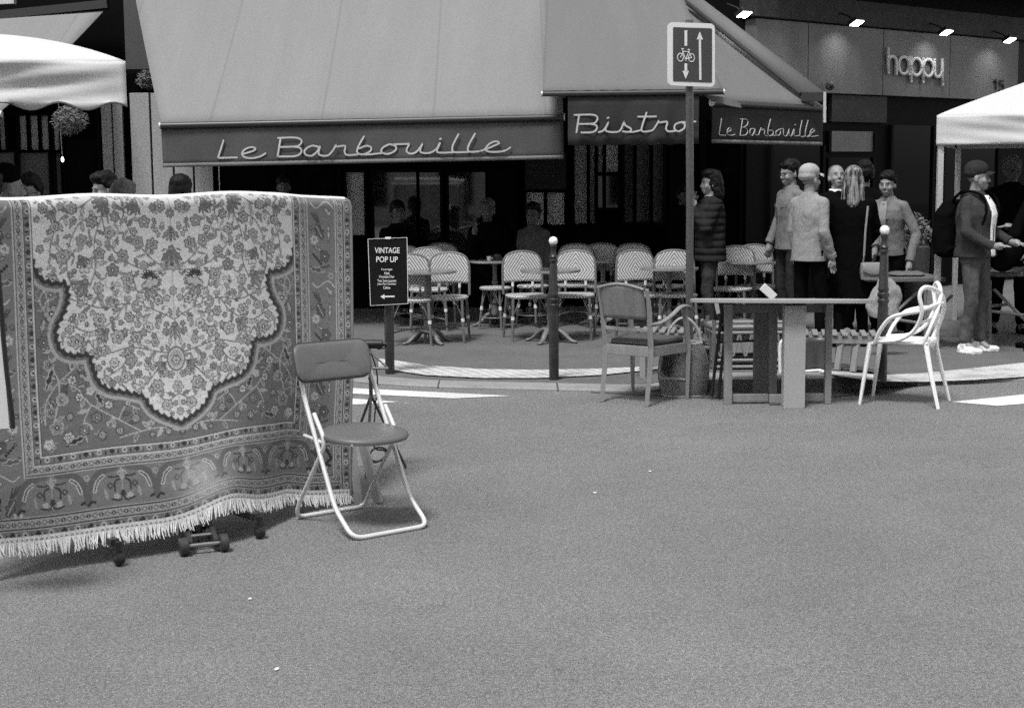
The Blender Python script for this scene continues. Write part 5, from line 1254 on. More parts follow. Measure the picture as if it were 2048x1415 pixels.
b.tube(crom(a1, 5, True), .010, 7, closed=True); b.tube([bas(i/36, 1) for i in range(36)], .013, 7, closed=True); b.tube([bas(i/36, .01) for i in range(36)], .012, 7, closed=True); part('rim', b, M['wick_l'], t)
b = MB(); b.tube(crom([(-.13, 0, .39), (-.11, 0, .50), (-.04, 0, .585), (.04, 0, .585), (.11, 0, .50), (.135, 0, .39)], 6), .011, 8); part('handle', b, M['wick_l'], t)
# ================================================================== SLATTED BENCH
YB = 12.2
BA, BB = P(1262, 660, YB+.1), P(1775, 684, YB-.25); hzb = .40
q = (BA+BB)/2; t = thing('slatted_bench', 'long low bench of pale wooden slats behind the oval table', 'bench', (q.x, q.y, 0))
BA.z = BB.z = .40; BA.z += .015; e = (BB-BA).normalized(); nrm2 = Vector((-e.y, e.x, 0)).normalized()
nsl = 27; b = MB()
for k in range(nsl):
    c_ = BA.lerp(BB, (k+.5)/nsl); b.beam(c_-nrm2*.18, c_+nrm2*.18, .045, .018)
part('slats', b, M['wood'], t, True, smooth=False, bevel=.004)
for s in (-1, 1):
    b = MB(); b.beam(BA+nrm2*.15*s-Vector((0, 0, .04)), BB+nrm2*.15*s-Vector((0, 0, .04)), .03, .055); part('rail', b, M['wood'], t, True, smooth=False)
for f_ in (.05, .82, .88):
    for s in (-1, 1):
        c_ = BA.lerp(BB, f_)+nrm2*.14*s; b = MB(); b.beam(Vector((c_.x, c_.y, .33)), Vector((c_.x-.04*(f_ > .8 and s < 0), c_.y+s*.05, hp(c_.x, c_.y))), .045, .03); part('leg', b, M['wood'], t, True, smooth=False)
# ================================================================== RATTAN SIDE TABLE
YR = 11.9; a_, c_ = P(1428, 700, YR), P(1592, 700, YR); cx = (a_.x+c_.x)/2; hwx = (c_.x-a_.x)/2
t = thing('rattan_table', 'low bamboo table with looped cane sides behind the oval table', 'table', (cx, YR+.2, .0))
zz = lambda y: P(1500, y, YR).z
b = MB()
for y in (654, 665):
    for s in (0, .4): b.tube([(cx-hwx, YR+s, zz(y)), (cx+hwx, YR+s, zz(y))], .014, 8)
for y in (720, 733):
    for s in (0, .4): b.tube([(cx-hwx, YR+s, zz(y)), (cx+hwx, YR+s, zz(y))], .014, 8)
for x in (-hwx, hwx): 
    for y in (654, 665, 720, 733): b.tube([(cx+x, YR, zz(y)), (cx+x, YR+.4, zz(y))], .014, 8)
part('pole_frame', b, M['wood'], t, True)
for x in (-hwx, hwx):
    for s in (0, .4): b = MB(); b.tube([(cx+x, YR+s, zz(640)), (cx+x, YR+s, .03)], .017, 8); part('leg', b, M['rattan'], t, True)
b = MB()
for k in range(6):
    x = cx-hwx+.05+k*(2*hwx-.1)/5.5; b.tube(crom([(x-.045, YR, zz(667)), (x-.03, YR, zz(690)), (x, YR, zz(712)), (x+.03, YR, zz(690)), (x+.045, YR, zz(667))], 4), .009, 7)
part('cane_loops', b, M['wood'], t, True)
b = MB(); b.box((cx, YR+.2, zz(660)), (2*hwx, .38, .012)); part('shelf', b, M['wood_m'], t, True, smooth=False)
b = MB(); b.box((cx, YR+.2, zz(726)), (2*hwx, .38, .012)); part('shelf', b, M['wood_d'], t, True, smooth=False)
# cane chair back seen through the table
t = thing('cane_chair', 'bentwood cane chair showing a hooped back through the oval table', 'chair', (cx+.02, YR+.62, 0))
b = MB(); X0 = P(1482, 700, YR+.5).x; zq = lambda y: P(1500, y, YR+.5).z
b.tube(crom([(X0-.14, YR+.5, zq(660)), (X0-.13, YR+.5, zq(646)), (X0-.07, YR+.5, zq(641)), (X0+.07, YR+.5, zq(641)), (X0+.13, YR+.5, zq(646)), (X0+.14, YR+.5, zq(660))], 5), .013, 8); b.tube(crom([(X0-.09, YR+.5, zq(646)), (X0-.06, YR+.5, zq(658)), (X0+.06, YR+.5, zq(658)), (X0+.09, YR+.5, zq(646))], 5), .011, 8); part('back_hoop', b, M['rattan'], t, True)
b = MB(); b.box((X0, YR+.72, .42), (.4, .38, .03)); part('seat', b, M['wood_m'], t, True, bevel=.01)
for sx_ in (-1, 1):
    for sy_ in (.54, .88): b = MB(); b.tube([(X0+sx_*.17, YR+sy_, .42), (X0+sx_*.19, YR+sy_, hp(X0, YR+sy_))], .016, 8); part('leg', b, M['rattan'], t, True)
    b = MB(); b.tube([(X0+sx_*.14, YR+.5, zq(662)), (X0+sx_*.17, YR+.54, .42)], .012, 8); part('back_post', b, M['rattan'], t, True)
# cantilever chair: dark woven sling, white tube
YC = 11.7; t = thing('cantilever_chair', 'low chair with dark woven back and white tube frame behind the table slab', 'chair', (P(1620, 740, YC).x, YC, 0))
V_ = lambda x, y, o=0: P(x, y, YC+o)
b = MB(); b.grid(lambda u, v: V_(1610+45*u, 675+66*v, .03*math.sin(u*math.pi)), 12, 8); part('woven_back', b, M['wood_d'], t, True, mods=[solidify(.012)])
b = MB(); b.tube(crom([V_(1566, 680), V_(1560, 692), V_(1560, 740), V_(1561, 792)], 5), .013, 8); b.tube([V_(1607, 742, 0), V_(1640, 740, 0), V_(1655, 745)], .011, 8); b.tube([V_(1640, 742), V_(1638, 788)], .012, 8); b.tube([V_(1561, 791), V_(1638, 788)], .012, 8); b.tube([V_(1664, 770), V_(1672, 796)], .009, 8); part('tube_frame', b, M['plastic'], t, True)
# black folding stand
YK = 11.15; t = thing('folding_stand', 'black thin legged folding stand leaning between basket and table', 'stand', (P(1432, 790, YK).x, YK, 0)); V_ = lambda x, y, o=0: P(x, y, YK+o)
for a, b1 in (((1444, 620), (1423, 793)), ((1454, 625), (1437, 797))): b = MB(); b.tube([V_(*a, .05), V_(*b1)], .012, 8); part('leg', b, M['black'], t, True)
b = MB(); b.tube([V_(1440, 600, .05), V_(1452, 665, .05)], .016, 8); b.tube([V_(1437, 684), V_(1508, 681)], .009, 6); b.tube([V_(1441, 655), V_(1449, 658)], .025, 8); part('crossbar', b, M['black'], t, True)
# small dark rattan armchair left of it
YD = 12.0; t = thing('cane_armchair', 'brown cane armchair half hidden behind basket and pole', 'chair', (P(1415, 760, YD).x, YD+.2, 0)); V_ = lambda x, y, o=0: P(x, y, YD+o)
b = MB(); b.tube(crom([V_(1405, 640), V_(1412, 650), V_(1424, 656), V_(1426, 665), V_(1424, 735)], 4), .018, 8); b.tube(crom([V_(1414, 660), V_(1420, 672), V_(1422, 735)], 4), .009, 8); b.tube([V_(1405, 640), V_(1404, 700, .3)], .016, 8); part('frame', b, M['rattan'], t, True)
b = MB(); b.box(V_(1405, 690, .2), (.22, .4, .03)); part('seat', b, M['wood_m'], t, True, bevel=.01)
for k in ((1385, .02), (1424, .02), (1388, .4), (1420, .4)): b = MB(); p_ = V_(k[0], 690, k[1]); b.tube([p_, Vector((p_.x, p_.y, hp(p_.x, p_.y)))], .014, 8); part('leg', b, M['rattan'], t, True)
# ================================================================== TRESTLE TABLES
def trestle(x0, x1, y, YT, dep, lb, legs):
    a, c = P(x0, y, YT), P(x1, y, YT); t = thing('trestle_table', lb, 'table', ((a.x+c.x)/2, YT+dep/2, hp(a.x, YT)), 0, 'market trestle tables')
    b = MB(); b.box(((a.x+c.x)/2, YT+dep/2, a.z-.02), (c.x-a.x, dep, .04)); part('tabletop', b, M['tt'], t, True, smooth=False, bevel=.006)
    for (p, q, yy) in legs:
        b = MB(); z = hp(a.x, YT); A_ = P(*p, YT+yy); B_ = P(*q, YT+yy); b.tube([A_, B_], .016, 8); part('leg', b, M['ttleg'], t, True)
    return t
trestle(1762, 1892, 556, 14.2, .75, 'trestle table under dark cloth beside the leaning woman', [((1851, 560), (1851, 702), .05), ((1872, 560), (1872, 690), .7), ((1775, 640), (1860, 560), .1), ((1800, 560), (1775, 645), .6), ((1851, 640), (1905, 590), .1), ((1775, 636), (1851, 648), .1), ((1768, 560), (1768, 700), .6)])
trestle(1992, 2260, 545, 14.0, .8, 'trestle table at the right border in front of the gesturing person', [((1980, 560), (1980, 690), .1), ((1988, 578), (2050, 640), .1), ((1980, 612), (2016, 608), .2), ((1982, 622), (2060, 632), .1), ((2180, 560), (2180, 700), .1), ((2200, 560), (2120, 690), .3)])
for i, (x, y) in enumerate([(1815, 540), (1830, 545), (1795, 545)]):
    b = MB(); q = P(x, y, 14.45); q.z = P(1800, 556, 14.2).z+.02; b.ball(q, (.09, .12, .03)); solo('folded_cloth', b, M['tt'], ['rumpled cloth under the leaning woman’s hand', 'right heap of folded cloth on the trestle table', 'left heap of folded cloth on the trestle table'][i], 'cloth', 'folded cloths on the trestle table', mods=[displace(.04, .05)])
# flowers in a pot behind
q = P(1828, 560, 15.2); t = thing('potted_plant', 'dark leafy potted plant behind the trestle table', 'plant', (q.x, q.y, hp(q.x, q.y)))
b = MB(); b.lathe([(.10, 0), (.14, .5), (.15, .9), (.12, .92)], seg=20); part('pot', b, M['pot'], t)
b = MB(); rg = random.Random(2)
for k in range(420):
    th, ph = rg.random()*6.28, rg.random()*3.14; rr_ = rg.uniform(.6, 1)*.17; c_ = Vector((math.cos(th)*math.sin(ph)*rr_*1.1, math.sin(th)*math.sin(ph)*rr_, 1.05+math.cos(ph)*rr_*.9+.04*math.sin(th*3)))
    u = Vector((rg.uniform(-1, 1), rg.uniform(-1, 1), rg.uniform(-1, 1))).normalized()*.035; v = u.orthogonal().normalized()*.014; b.add([c_-u, c_+v, c_+u, c_-v], [(0, 1, 2, 3)])
part('foliage', b, M['plant'], t, smooth=False)
# hanging plant and bulb at the left
q = P(137, 240, 15.5); t = thing('hanging_plant', 'feathery plant hanging below the parasol edge', 'plant', q); b = MB()
for k in range(1500):
    th, ph = rg.random()*6.28, rg.random()*3.14; rr_ = rg.uniform(.2, 1)**.6*.14*(1+.25*math.sin(th*3)); c_ = Vector((math.cos(th)*math.sin(ph)*rr_*1.2, math.sin(th)*math.sin(ph)*rr_, math.cos(ph)*rr_*.9))
    u = Vector((rg.uniform(-1, 1), rg.uniform(-1, 1), rg.uniform(-.9, .4))).normalized()*.028; v = u.orthogonal().normalized()*.006; b.add([c_-u, c_+v, c_+u, c_-v], [(0, 1, 2, 3)])
part('foliage', b, M['plant'], t, smooth=False)
b = MB(); b.tube([(0, 0, .05), (0, .02, .3)], .006); part('cord', b, M['black'], t)
q = P(296, 160, 17.2); t = thing('hanging_plant', 'dim feathery plant hanging beside the main awning’s left edge', 'plant', q); b = MB()
for k in range(800):
    th, ph = rg.random()*6.28, rg.random()*3.14; rr_ = rg.uniform(.3, 1)*.12; c_ = Vector((math.cos(th)*math.sin(ph)*rr_*1.15, math.sin(th)*math.sin(ph)*rr_, math.cos(ph)*rr_*.9))
    u = Vector((rg.uniform(-1, 1), rg.uniform(-1, 1), rg.uniform(-.9, .4))).normalized()*.028; v = u.orthogonal().normalized()*.006; b.add([c_-u, c_+v, c_+u, c_-v], [(0, 1, 2, 3)])
part('foliage', b, M['plant'], t, smooth=False)
q = P(125, 319, 17.5); t = thing('pendant_bulb', 'small lit bulb hanging on a cord behind the left crowd', 'lamp', q)
b = MB(); b.ball((0, 0, 0), (.016, .016, .030)); part('bulb', b, M['bulb'], t); b = MB(); b.tube([(0, 0, .035), (-.02, 0, .7)], .004); part('cord', b, M['alu'], t)
# ================================================================== PEOPLE
def person(lb, x, D, yaw, H=1.72, y=None, hd=(0, 0), arms={}, top='c_dark', hem=.86, fit=.92, bot='c_black', shoes='c_black', hair='short', hm='hair_k', cap=None, skin='skin', vox=.0085,
           sit=None, lean=0, coat=False, build=1.0, legs={}, spread=0, hood=False, group=None, collar=None, glasses=False, beard=None, z0=None, folds=.022, sleeve_r=1.0, shirt=None, short_sleeve=False):
    """yaw in degrees: 0 faces the camera, +90 faces the right of the picture. local y = forward"""
    if y is None: X = (x-1024)/FPX*D; Y = D
    q = P(x, 700, D); X = q.x; gz = hp(X, D) if D > 12.6 else 0
    if z0 is not None: gz = z0
    k = H/1.75
    T = bpy.data.objects
    Mh = Matrix.Scale(k, 4)
    z_off = 0
    if sit: z_off = -.44
    ln = R(lean)
    def U(p):     # upper body transform: lean about the hips
        p = Vector(p); p.z -= .93; c, s = math.cos(ln), math.sin(ln)
        return Vector((p.x, p.y*c+p.z*s, -p.y*s+p.z*c+.93+z_off))
    J = {}
    for s, n in ((1, 'R'), (-1, 'L')):
        J['hip'+n] = Vector((s*.09, 0, .93+z_off)); J['knee'+n] = Vector((s*.105, .03+.03*s*((x % 3)-1), .50)); J['ank'+n] = Vector((s*.125, -.02+.05*s*((x % 3)-1), .09)); J['toe'+n] = None
        if sit: J['knee'+n] = Vector((s*.12, .44, .50)); J['ank'+n] = Vector((s*.13, .40, .09)); J['hip'+n] = Vector((s*.09, .02, .50))
        J['sh'+n] = Vector((s*.172*build, -.01, 1.395)); J['el'+n] = Vector((s*.205*build, -.03, 1.12)); J['wr'+n] = Vector((s*.215*build, .05, .88)); J['hd'+n] = Vector((0, .15, -1))
    for a, b in list(arms.items())+list(legs.items()): J[a] = Vector(b)
    # ---- body
    b = MB(); yawh, pit = R(hd[0]), R(hd[1]); piv = U((0, 0, 1.53)); HM = Matrix.Rotation(-yawh, 3, 'Z') @ Matrix.Rotation(pit, 3, 'X')
    def Hd(p): return piv+HM @ ((Vector(p)-Vector((0, 0, 1.55)))*1.05)
    def hb(mb, c, r, rot=None): mb.ball(Hd(c), r, M=HM if rot is None else HM @ rot, u=20, v=14)
    hb(b, (0, -.010, 1.668), (.076, .094, .090)); hb(b, (0, .020, 1.608), (.065, .070, .080)); hb(b, (0, .03, 1.575), (.053, .055, .042)); hb(b, (0, .058, 1.548), (.027, .026, .024)); hb(b, (0, .03, 1.57), (.046, .045, .035))
    b.cap(Hd((0, .084, 1.648)), Hd((0, .102, 1.608)), .008, .0125); hb(b, (0, .092, 1.603), (.019, .013, .010))
    b.cap(Hd((-.034, .076, 1.658)), Hd((.034, .076, 1.658)), .010, .010); hb(b, (0, .083, 1.572), (.024, .013, .0075)); hb(b, (0, .081, 1.562), (.019, .013, .007))
    for s in (-1, 1):
        hb(b, (s*.036, .058, 1.606), (.027, .026, .028)); hb(b, (s*.077, -.008, 1.622), (.010, .021, .033)); 
    b.cap(U((0, -.02, 1.44)), Hd((0, -.006, 1.575)), .060, .053)
    tors = [(0, 0, .90, .155, .105), (0, 0, 1.05, .135, .095), (0, .005, 1.2, .15, .108), (0, .0, 1.33, .165, .11), (0, -.005, 1.42, .15, .085), (0, -.01, 1.475, .07, .06)]
    b.loft([(0, c_, z, rx*build, ry*build) for _, c_, z, rx, ry in tors], M=None)
    b.v[-len(tors)*20:] = [U(Vector((v.x*.86, v.y*.86, v.z if v.z < 1.3 else 1.3+(v.z-1.3)*.88))) for v in b.v[-len(tors)*20:]]
    for n, s in (('R', 1), ('L', -1)):
        sh, el_, wr = U(J['sh'+n]), U(J['el'+n]), U(J['wr'+n]); b.cap(sh-Vector((0, 0, .012)), el_, .040, .034); b.cap(el_, wr, .037, .026)
        hdv = J['hd'+n].normalized(); hp_ = wr+hdv*.045; sd = hdv.cross(Vector((0, 0, 1))); 
        if sd.length < .2: sd = hdv.cross(Vector((0, 1, 0)))
        if abs(hdv.z) > .6: sd = Vector((0, 1, 0))-hdv*hdv.y
        sd.normalize(); nn_ = hdv.cross(sd)
        b.cap(wr, hp_+hdv*.03, .026, .036); 
        for f in range(4):
            o = (f-1.5)*.0215; Lf = [.066, .078, .072, .056][f]; st = hp_+hdv*.045+sd*o; dv = (hdv+sd*(f-1.5)*(.06+spread)).normalized(); m_ = st+dv*Lf*.5; e_ = m_+(dv+nn_*.45*(1-spread)).normalized()*Lf*.5
            b.cap(st, m_, .0098, .009); b.cap(m_, e_, .009, .0075)
        thb = wr+hdv*.035-sd*.025; b.cap(thb, thb+(hdv*.7-sd*.75).normalized()*.035, .013, .011); b.cap(thb+(hdv*.7-sd*.75).normalized()*.035, thb+(hdv*.95-sd*.55).normalized()*.068, .0105, .0085)
        h_, kn, an = J['hip'+n], J['knee'+n], J['ank'+n]; b.cap(h_, kn, .078*build, .052); b.cap(kn, an, .052, .038); b.cap(an, an+Vector((0, .09, -.05)), .036, .03)
    sc = lambda mb: [setattr(mb, 'v', [v*k for v in mb.v])]
    sc(b)
    body = part('person', b, M[skin], None, mods=[remesh(vox)])
    body.location = (X, D, gz); body.rotation_euler = (0, 0, R(180+yaw)); tag(body, lb, 'person', group)
    def cloth_(nm, mb, mt, fs=folds*.75, v=.010, sz=.13): sc(mb); return part(nm, mb, M[mt], body, mods=[remesh(v), displace(fs, sz)])
    # eyes, brows, lips
    for s in (-1, 1):
        e = MB(); hb(e, (s*.029, .0855, 1.637), (.0085, .0045, .0036)); sc(e); part('eye', e, M['eye'], body)
        e = MB(); e.cap(Hd((s*.014, .092, 1.662)), Hd((s*.046, .080, 1.664)), .0026, .0018); sc(e); part('eyebrow', e, M[hm], body)
    e = MB(); e.cap(Hd((-.017, .0925, 1.5665)), Hd((.017, .0925, 1.5665)), .0032, .0032); sc(e); part('mouth', e, M['lip'], body)
    # hair
    h = MB()
    if hair == 'shaved' and not cap: hb(h, (0, -.035, 1.665), (.0815, .082, .075)); hb(h, (0, -.03, 1.70), (.076, .085, .066))
    if hair in ('short', 'curly', 'long', 'bun', 'bob'):
        hb(h, (0, -.022, 1.705), (.088, .104, .082)); hb(h, (0, -.05, 1.655), (.088, .070, .095)); h.cap(Hd((-.04, .058, 1.722)), Hd((.035, .058, 1.724)), .018, .022); h.cap(Hd((-.074, .02, 1.70)), Hd((-.076, .0, 1.65)), .014, .010); h.cap(Hd((.074, .02, 1.70)), Hd((.076, .0, 1.65)), .014, .010); 
        if hair == 'curly': hb(h, (0, .01, 1.735), (.08, .085, .05)); hb(h, (0, -.04, 1.66), (.098, .09, .10))
        if hair == 'bun': hb(h, (0, -.11, 1.70), (.03, .03, .03))
        if hair in ('long', 'bob'):
            zb = 1.44 if hair == 'long' else 1.52
            for s in (-1, 1): h.cap(Hd((s*.055, -.03, 1.66)), Hd((s*.075, -.05, zb)), .045, .04)
            h.cap(Hd((0, -.06, 1.66)), Hd((0, -.085, zb)), .07, .065)
        if hair == 'bob': hb(h, (0, -.04, 1.64), (.10, .10, .12)); hb(h, (0, .02, 1.74), (.085, .08, .045))
        sc(h); part('hair', h, M[hm], body, mods=[remesh(.008), displace(.022 if hair in ('curly', 'bob') else .010 if hair == 'long' else .026, .04)])
    elif hair == 'shaved':
        hb(h, (0, -.028, 1.672), (.0775, .084, .078)); sc(h); part('hair', h, M[hm], body)
    if cap == 'beanie':
        c = MB(); hb(c, (0, -.022, 1.715), (.092, .106, .085)); sc(c); part('beanie', c, M['c_black'], body, mods=[remesh(.01), displace(.01, .04)])
    elif cap:
        c = MB(); hb(c, (0, -.014, 1.708), (.092, .110, .084)); hb(c, (0, -.035, 1.672), (.090, .092, .060)); 
        c.v = [v if True else v for v in c.v]; sc(c); cp_ = part('cap', c, M[cap], body, mods=[remesh(.008), displace(.004, .05)])
        br = MB(); br.grid(lambda u, v: Hd(((u-.5)*.14, .07+.075*v*math.sqrt(max(0, 1-(2*u-1)**2*.8)), 1.695-.012*v-.03*(2*u-1)**2)), 10, 6); sc(br); part('brim', br, M[cap], cp_, mods=[solidify(.005)])
    if glasses:
        g_ = MB()
        for s in (-1, 1): g_.tube([Hd((s*.031+.019*math.cos(a), .096, 1.637+.015*math.sin(a))) for a in [k_*math.pi/6 for k_ in range(12)]], .002, 5, closed=True); g_.tube([Hd((s*.05, .094, 1.64)), Hd((s*.078, .0, 1.64))], .002, 5)
        g_.tube([Hd((-.012, .1, 1.64)), Hd((.012, .1, 1.64))], .002, 5); sc(g_); part('glasses', g_, M['black'], body)
    # top garment
    j = MB(); f = fit*build; hz = hem
    if coat: hz = hem
    rg_ = [(0, 0, hz, .178*f*(1.12 if coat else 1), .135*f*(1.1 if coat else 1)), (0, 0, hz+.02, .182*f*(1.1 if coat else 1), .138*f*(1.1 if coat else 1)), (0, 0, 1.02, .172*f, .130*f), (0, 0, 1.15, .172*f, .130*f), (0, .005, 1.28, .185*f, .138*f), (0, 0, 1.37, .176*f, .120*f), (0, -.008, 1.435, .125*f, .092*f), (0, -.012, 1.485, .078, .072), (0, -.014, 1.50, .066, .062)]
    rg_ = sorted([q_ for q_ in rg_ if q_[2] >= hz], key=lambda q_: q_[2])
    n0 = len(j.v); j.loft(rg_, 24); j.v[n0:] = [U(v) for v in j.v[n0:]]
    sr = sleeve_r
    for n in ('R', 'L'):
        sh, el_, wr = U(J['sh'+n]), U(J['el'+n]), U(J['wr'+n]); j.cap(sh, el_, .060*sr, .052*sr); e2 = el_.lerp(wr, .93); j.cap(el_, e2, .057*sr, .044*sr)
        j.cap(U((0, -.01, 1.43)), sh, .062, .058*sr)
    jo = cloth_('coat' if coat else 'jacket', j, top)
    if not coat and not sit:
        tm_ = top
        hbnd = MB(); hbnd.loft([(0, 0, hz-.008, .176*f, .133*f), (0, 0, hz, .186*f, .142*f), (0, 0, hz+.035, .184*f, .140*f), (0, 0, hz+.045, .165*f, .125*f)], 28); hbnd.v = [U(v)*k for v in hbnd.v]; part('hem_band', hbnd, M[tm_], jo)
        for n in ('R', 'L'):
            el_, wr = U(J['el'+n]), U(J['wr'+n]); a_ = el_.lerp(wr, .88); b_ = el_.lerp(wr, 1.03); cf = MB(); cf.tube([a_*k, b_*k], [.0485*k, .046*k], 14); part('cuff', cf, M[tm_], jo)
        pl = MB(); fy = .138*f
        pl.tube([U((0, fy*(.985 if z < 1.1 else 1.0 if z < 1.3 else .93 if z < 1.4 else .72), z))*k for z in (hz+.01, 1.0, 1.12, 1.25, 1.34, 1.40, 1.44)], .007, 6); part('placket', pl, M[tm_], jo)
        for s in (-1, 1):
            pk = MB(); pk.box(U((s*.085*f, .128*f, 1.30))*k, (.085*k, .012*k, .035*k), Matrix.Rotation(-s*.35, 3, 'Z')); part('pocket_flap', pk, M[tm_], jo)
    if collar:
        c = MB(); n0 = len(c.v)
        c.loft([(0, -.010, 1.445, .092, .084), (0, -.010, 1.475, .080, .074), (0, -.010, 1.500, .073, .068)], 24); c.v = [U(v) for v in c.v]; sc(c); part('collar', c, M[collar], body, mods=[remesh(.008), displace(.012, .04)])
    if shirt:
        c = MB()
        def sf(u, v):
            z = hz+.0+(1.455-hz)*v; w = (u-.5)*.46*(.75+.5*v)
            for r0, r1 in zip(rg_, rg_[1:]):
                if z <= r1[2]: break
            tt = (z-r0[2])/max(1e-6, r1[2]-r0[2]); rx = r0[3]+(r1[3]-r0[3])*tt+.008; ry = r0[4]+(r1[4]-r0[4])*tt+.008; cy = r0[1]+(r1[1]-r0[1])*tt
            return U((rx*math.sin(w), cy+ry*abs(math.cos(w))**(2/2.4), z))
        c.grid(sf, 6, 30); sc(c); part('shirt', c, M[shirt], body, mods=[solidify(.006)])
    # trousers
    tr = MB()
    for n, s in (('R', 1), ('L', -1)):
        h_, kn, an = J['hip'+n], J['knee'+n], J['ank'+n]; tr.cap(h_+Vector((0, 0, .0)), kn, .088*build, .066); tr.cap(kn, an.lerp(kn, .10), .066, .056)
    if sit: tr.ball((0, 0, .50), (.175, .16, .11))
    else: tr.loft([(0, -.01, .84, .145*build, .105*build), (0, -.01, .93, .148*build, .108*build), (0, 0, 1.0, .135*build, .098*build)])
    cloth_('trousers', tr, bot, folds*.8, .011, .10)
    for n, s in (('R', 1), ('L', -1)):
        an = J['ank'+n]; td = Vector((s*.18, 1, 0)).normalized() if J['toe'+n] is None else J['toe'+n].normalized(); z = an.z-.09
        sh_ = MB(); base = Vector((an.x, an.y, z)); rot = Matrix.Rotation(math.atan2(-td.x, td.y), 3, 'Z')
        for c_, r_ in (((0, -.03, .045), (.040, .045, .045)), ((0, .05, .04), (.043, .07, .035)), ((0, .13, .032), (.045, .065, .028)), ((0, .0, .08), (.04, .045, .05))): sh_.ball(base+rot @ Vector(c_), r_, M=rot)
        sh_.loft([(0, .055, .0, .046, .135), (0, .055, .022, .047, .137)], 24, 2.2); n1 = 48; sh_.v[-n1:] = [base+rot @ v for v in sh_.v[-n1:]]
        sc(sh_); part('shoe', sh_, M[shoes], body, mods=[remesh(.009)])
    return body, U, k
def hang(mb, body, k): mb.v = [v*k for v in mb.v]; W_ = lm(body); mb.v = [W_ @ v for v in mb.v]; return mb
# --- woman in puffer jacket beside the sign pole, profile left
pw, U_, k_ = person('curly haired woman in dark puffer jacket holding her collar beside the sign pole', 1419, 15.5, -82, 1.68, hd=(-4, -2), top='c_puffer', hem=.80, fit=1.16, bot='c_denim_d', hair='bob', hm='hair_k', shoes='c_black', folds=.035, sleeve_r=1.25,
       arms={'elR': (.22, .07, 1.17), 'wrR': (.10, .17, 1.40), 'hdR': (-.45, .1, .9), 'elL': (-.20, .10, 1.15), 'wrL': (-.06, .21, 1.35), 'hdL': (.45, .1, .9)}, collar='c_check')
# --- man with glasses, light shirt
person('man with glasses and grey shirt looking left behind the man in the pale cap', 1576, 15.6, -70, 1.78, hd=(-8, -8), top='c_denim', hem=.86, bot='c_dark', hm='hair_k', glasses=True, collar='c_denim', arms={'elR': (.25, -.02, 1.15), 'wrR': (.23, .1, .92)})
# --- grey cap man, back view
person('man seen from behind in pale cap and light grey overshirt', 1616, 14.2, 128, 1.70, hd=(6, 2), top='c_grey', hem=.84, fit=1.0, bot='c_black', hair='shaved', hm='hair_g', cap='c_cap_l', collar='c_grey', vox=.007, glasses=True, arms={'elR': (.22, -.05, 1.12), 'wrR': (.23, .06, .88), 'elL': (-.21, -.01, 1.13), 'wrL': (-.2, .05, .89)})
# --- bald man facing, looking up
person('grey haired man in black coat looking up between the cap man and the blonde woman', 1669, 15.1, 8, 1.74, hd=(6, 16), top='c_black', hem=.60, coat=True, fit=1.02, bot='c_black', hair='shaved', hm='hair_g', collar='c_white')
# --- blonde woman back view with bag
pbw, Ub, kb_ = person('woman with streaked shoulder length hair seen from behind in long black coat', 1700, 14.3, 172, 1.70, hd=(4, 0), top='c_black', hem=.42, coat=True, fit=1.1, bot='c_black', hair='long', hm='hair_b', arms={'elR': (.24, .06, 1.14), 'wrR': (.17, .2, 1.0), 'elL': (-.24, .06, 1.14), 'wrL': (-.17, .2, 1.0)})
person('person with dark hair behind the woman in the long black coat', 1722, 15.6, 175, 1.76, top='c_black', hem=.5, coat=True, fit=1.15, hair='curly', hm='hair_k')
hbg = thing('shoulder_bag', 'pale leather shoulder bag on a long strap at the black coated woman’s side', 'handbag', P(1745, 550, 14.1)); V_ = lambda x, y, o=0: P(x, y, 14.1+o)
b = MB(); b.loft([(0, 0, 0, .02, .05), (0, 0, .02, .055, .11), (0, 0, .1, .06, .12), (0, 0, .17, .04, .115), (0, 0, .18, .03, .10)], 24, 2.6); b.v = [Vector((v.y, v.x, v.z-.06)) for v in b.v]; part('bag_body', b, M['leather'], hbg)
b = MB(); b.grid(lambda u, v: Vector(((u-.5)*.215, -.045-.022*math.sin(v*2.2), .12-.12*v*(1-.35*(2*u-1)**2))), 12, 8); part('flap', b, M['leather'], hbg, mods=[solidify(.008)])
b = MB(); b.tube([V_(1728, 512, -.02), V_(1731, 460, -.02), V_(1736, 412, .03)], .010, 6, flat=.5); b.tube([V_(1728, 512, -.02), V_(1724, 545, -.0)], .010, 6, flat=.5); part('strap', b, M['leather'], hbg, True)
# --- smiling woman in denim jacket leaning
person('smiling woman with hair bun and washed denim jacket leaning a hand on the trestle table', 1775, 14.9, -42, 1.66, hd=(-10, -4), top='c_denim', hem=.90, fit=.96, bot='c_black', hair='bun', hm='hair_k', collar='c_denim', shirt='c_grey', vox=.007, arms={'elL': (-.31, .0, 1.10), 'wrL': (-.30, .14, .86), 'hdL': (0, .3, -1), 'elR': (.2, .05, 1.15), 'wrR': (.08, .16, 1.0)}, lean=7)
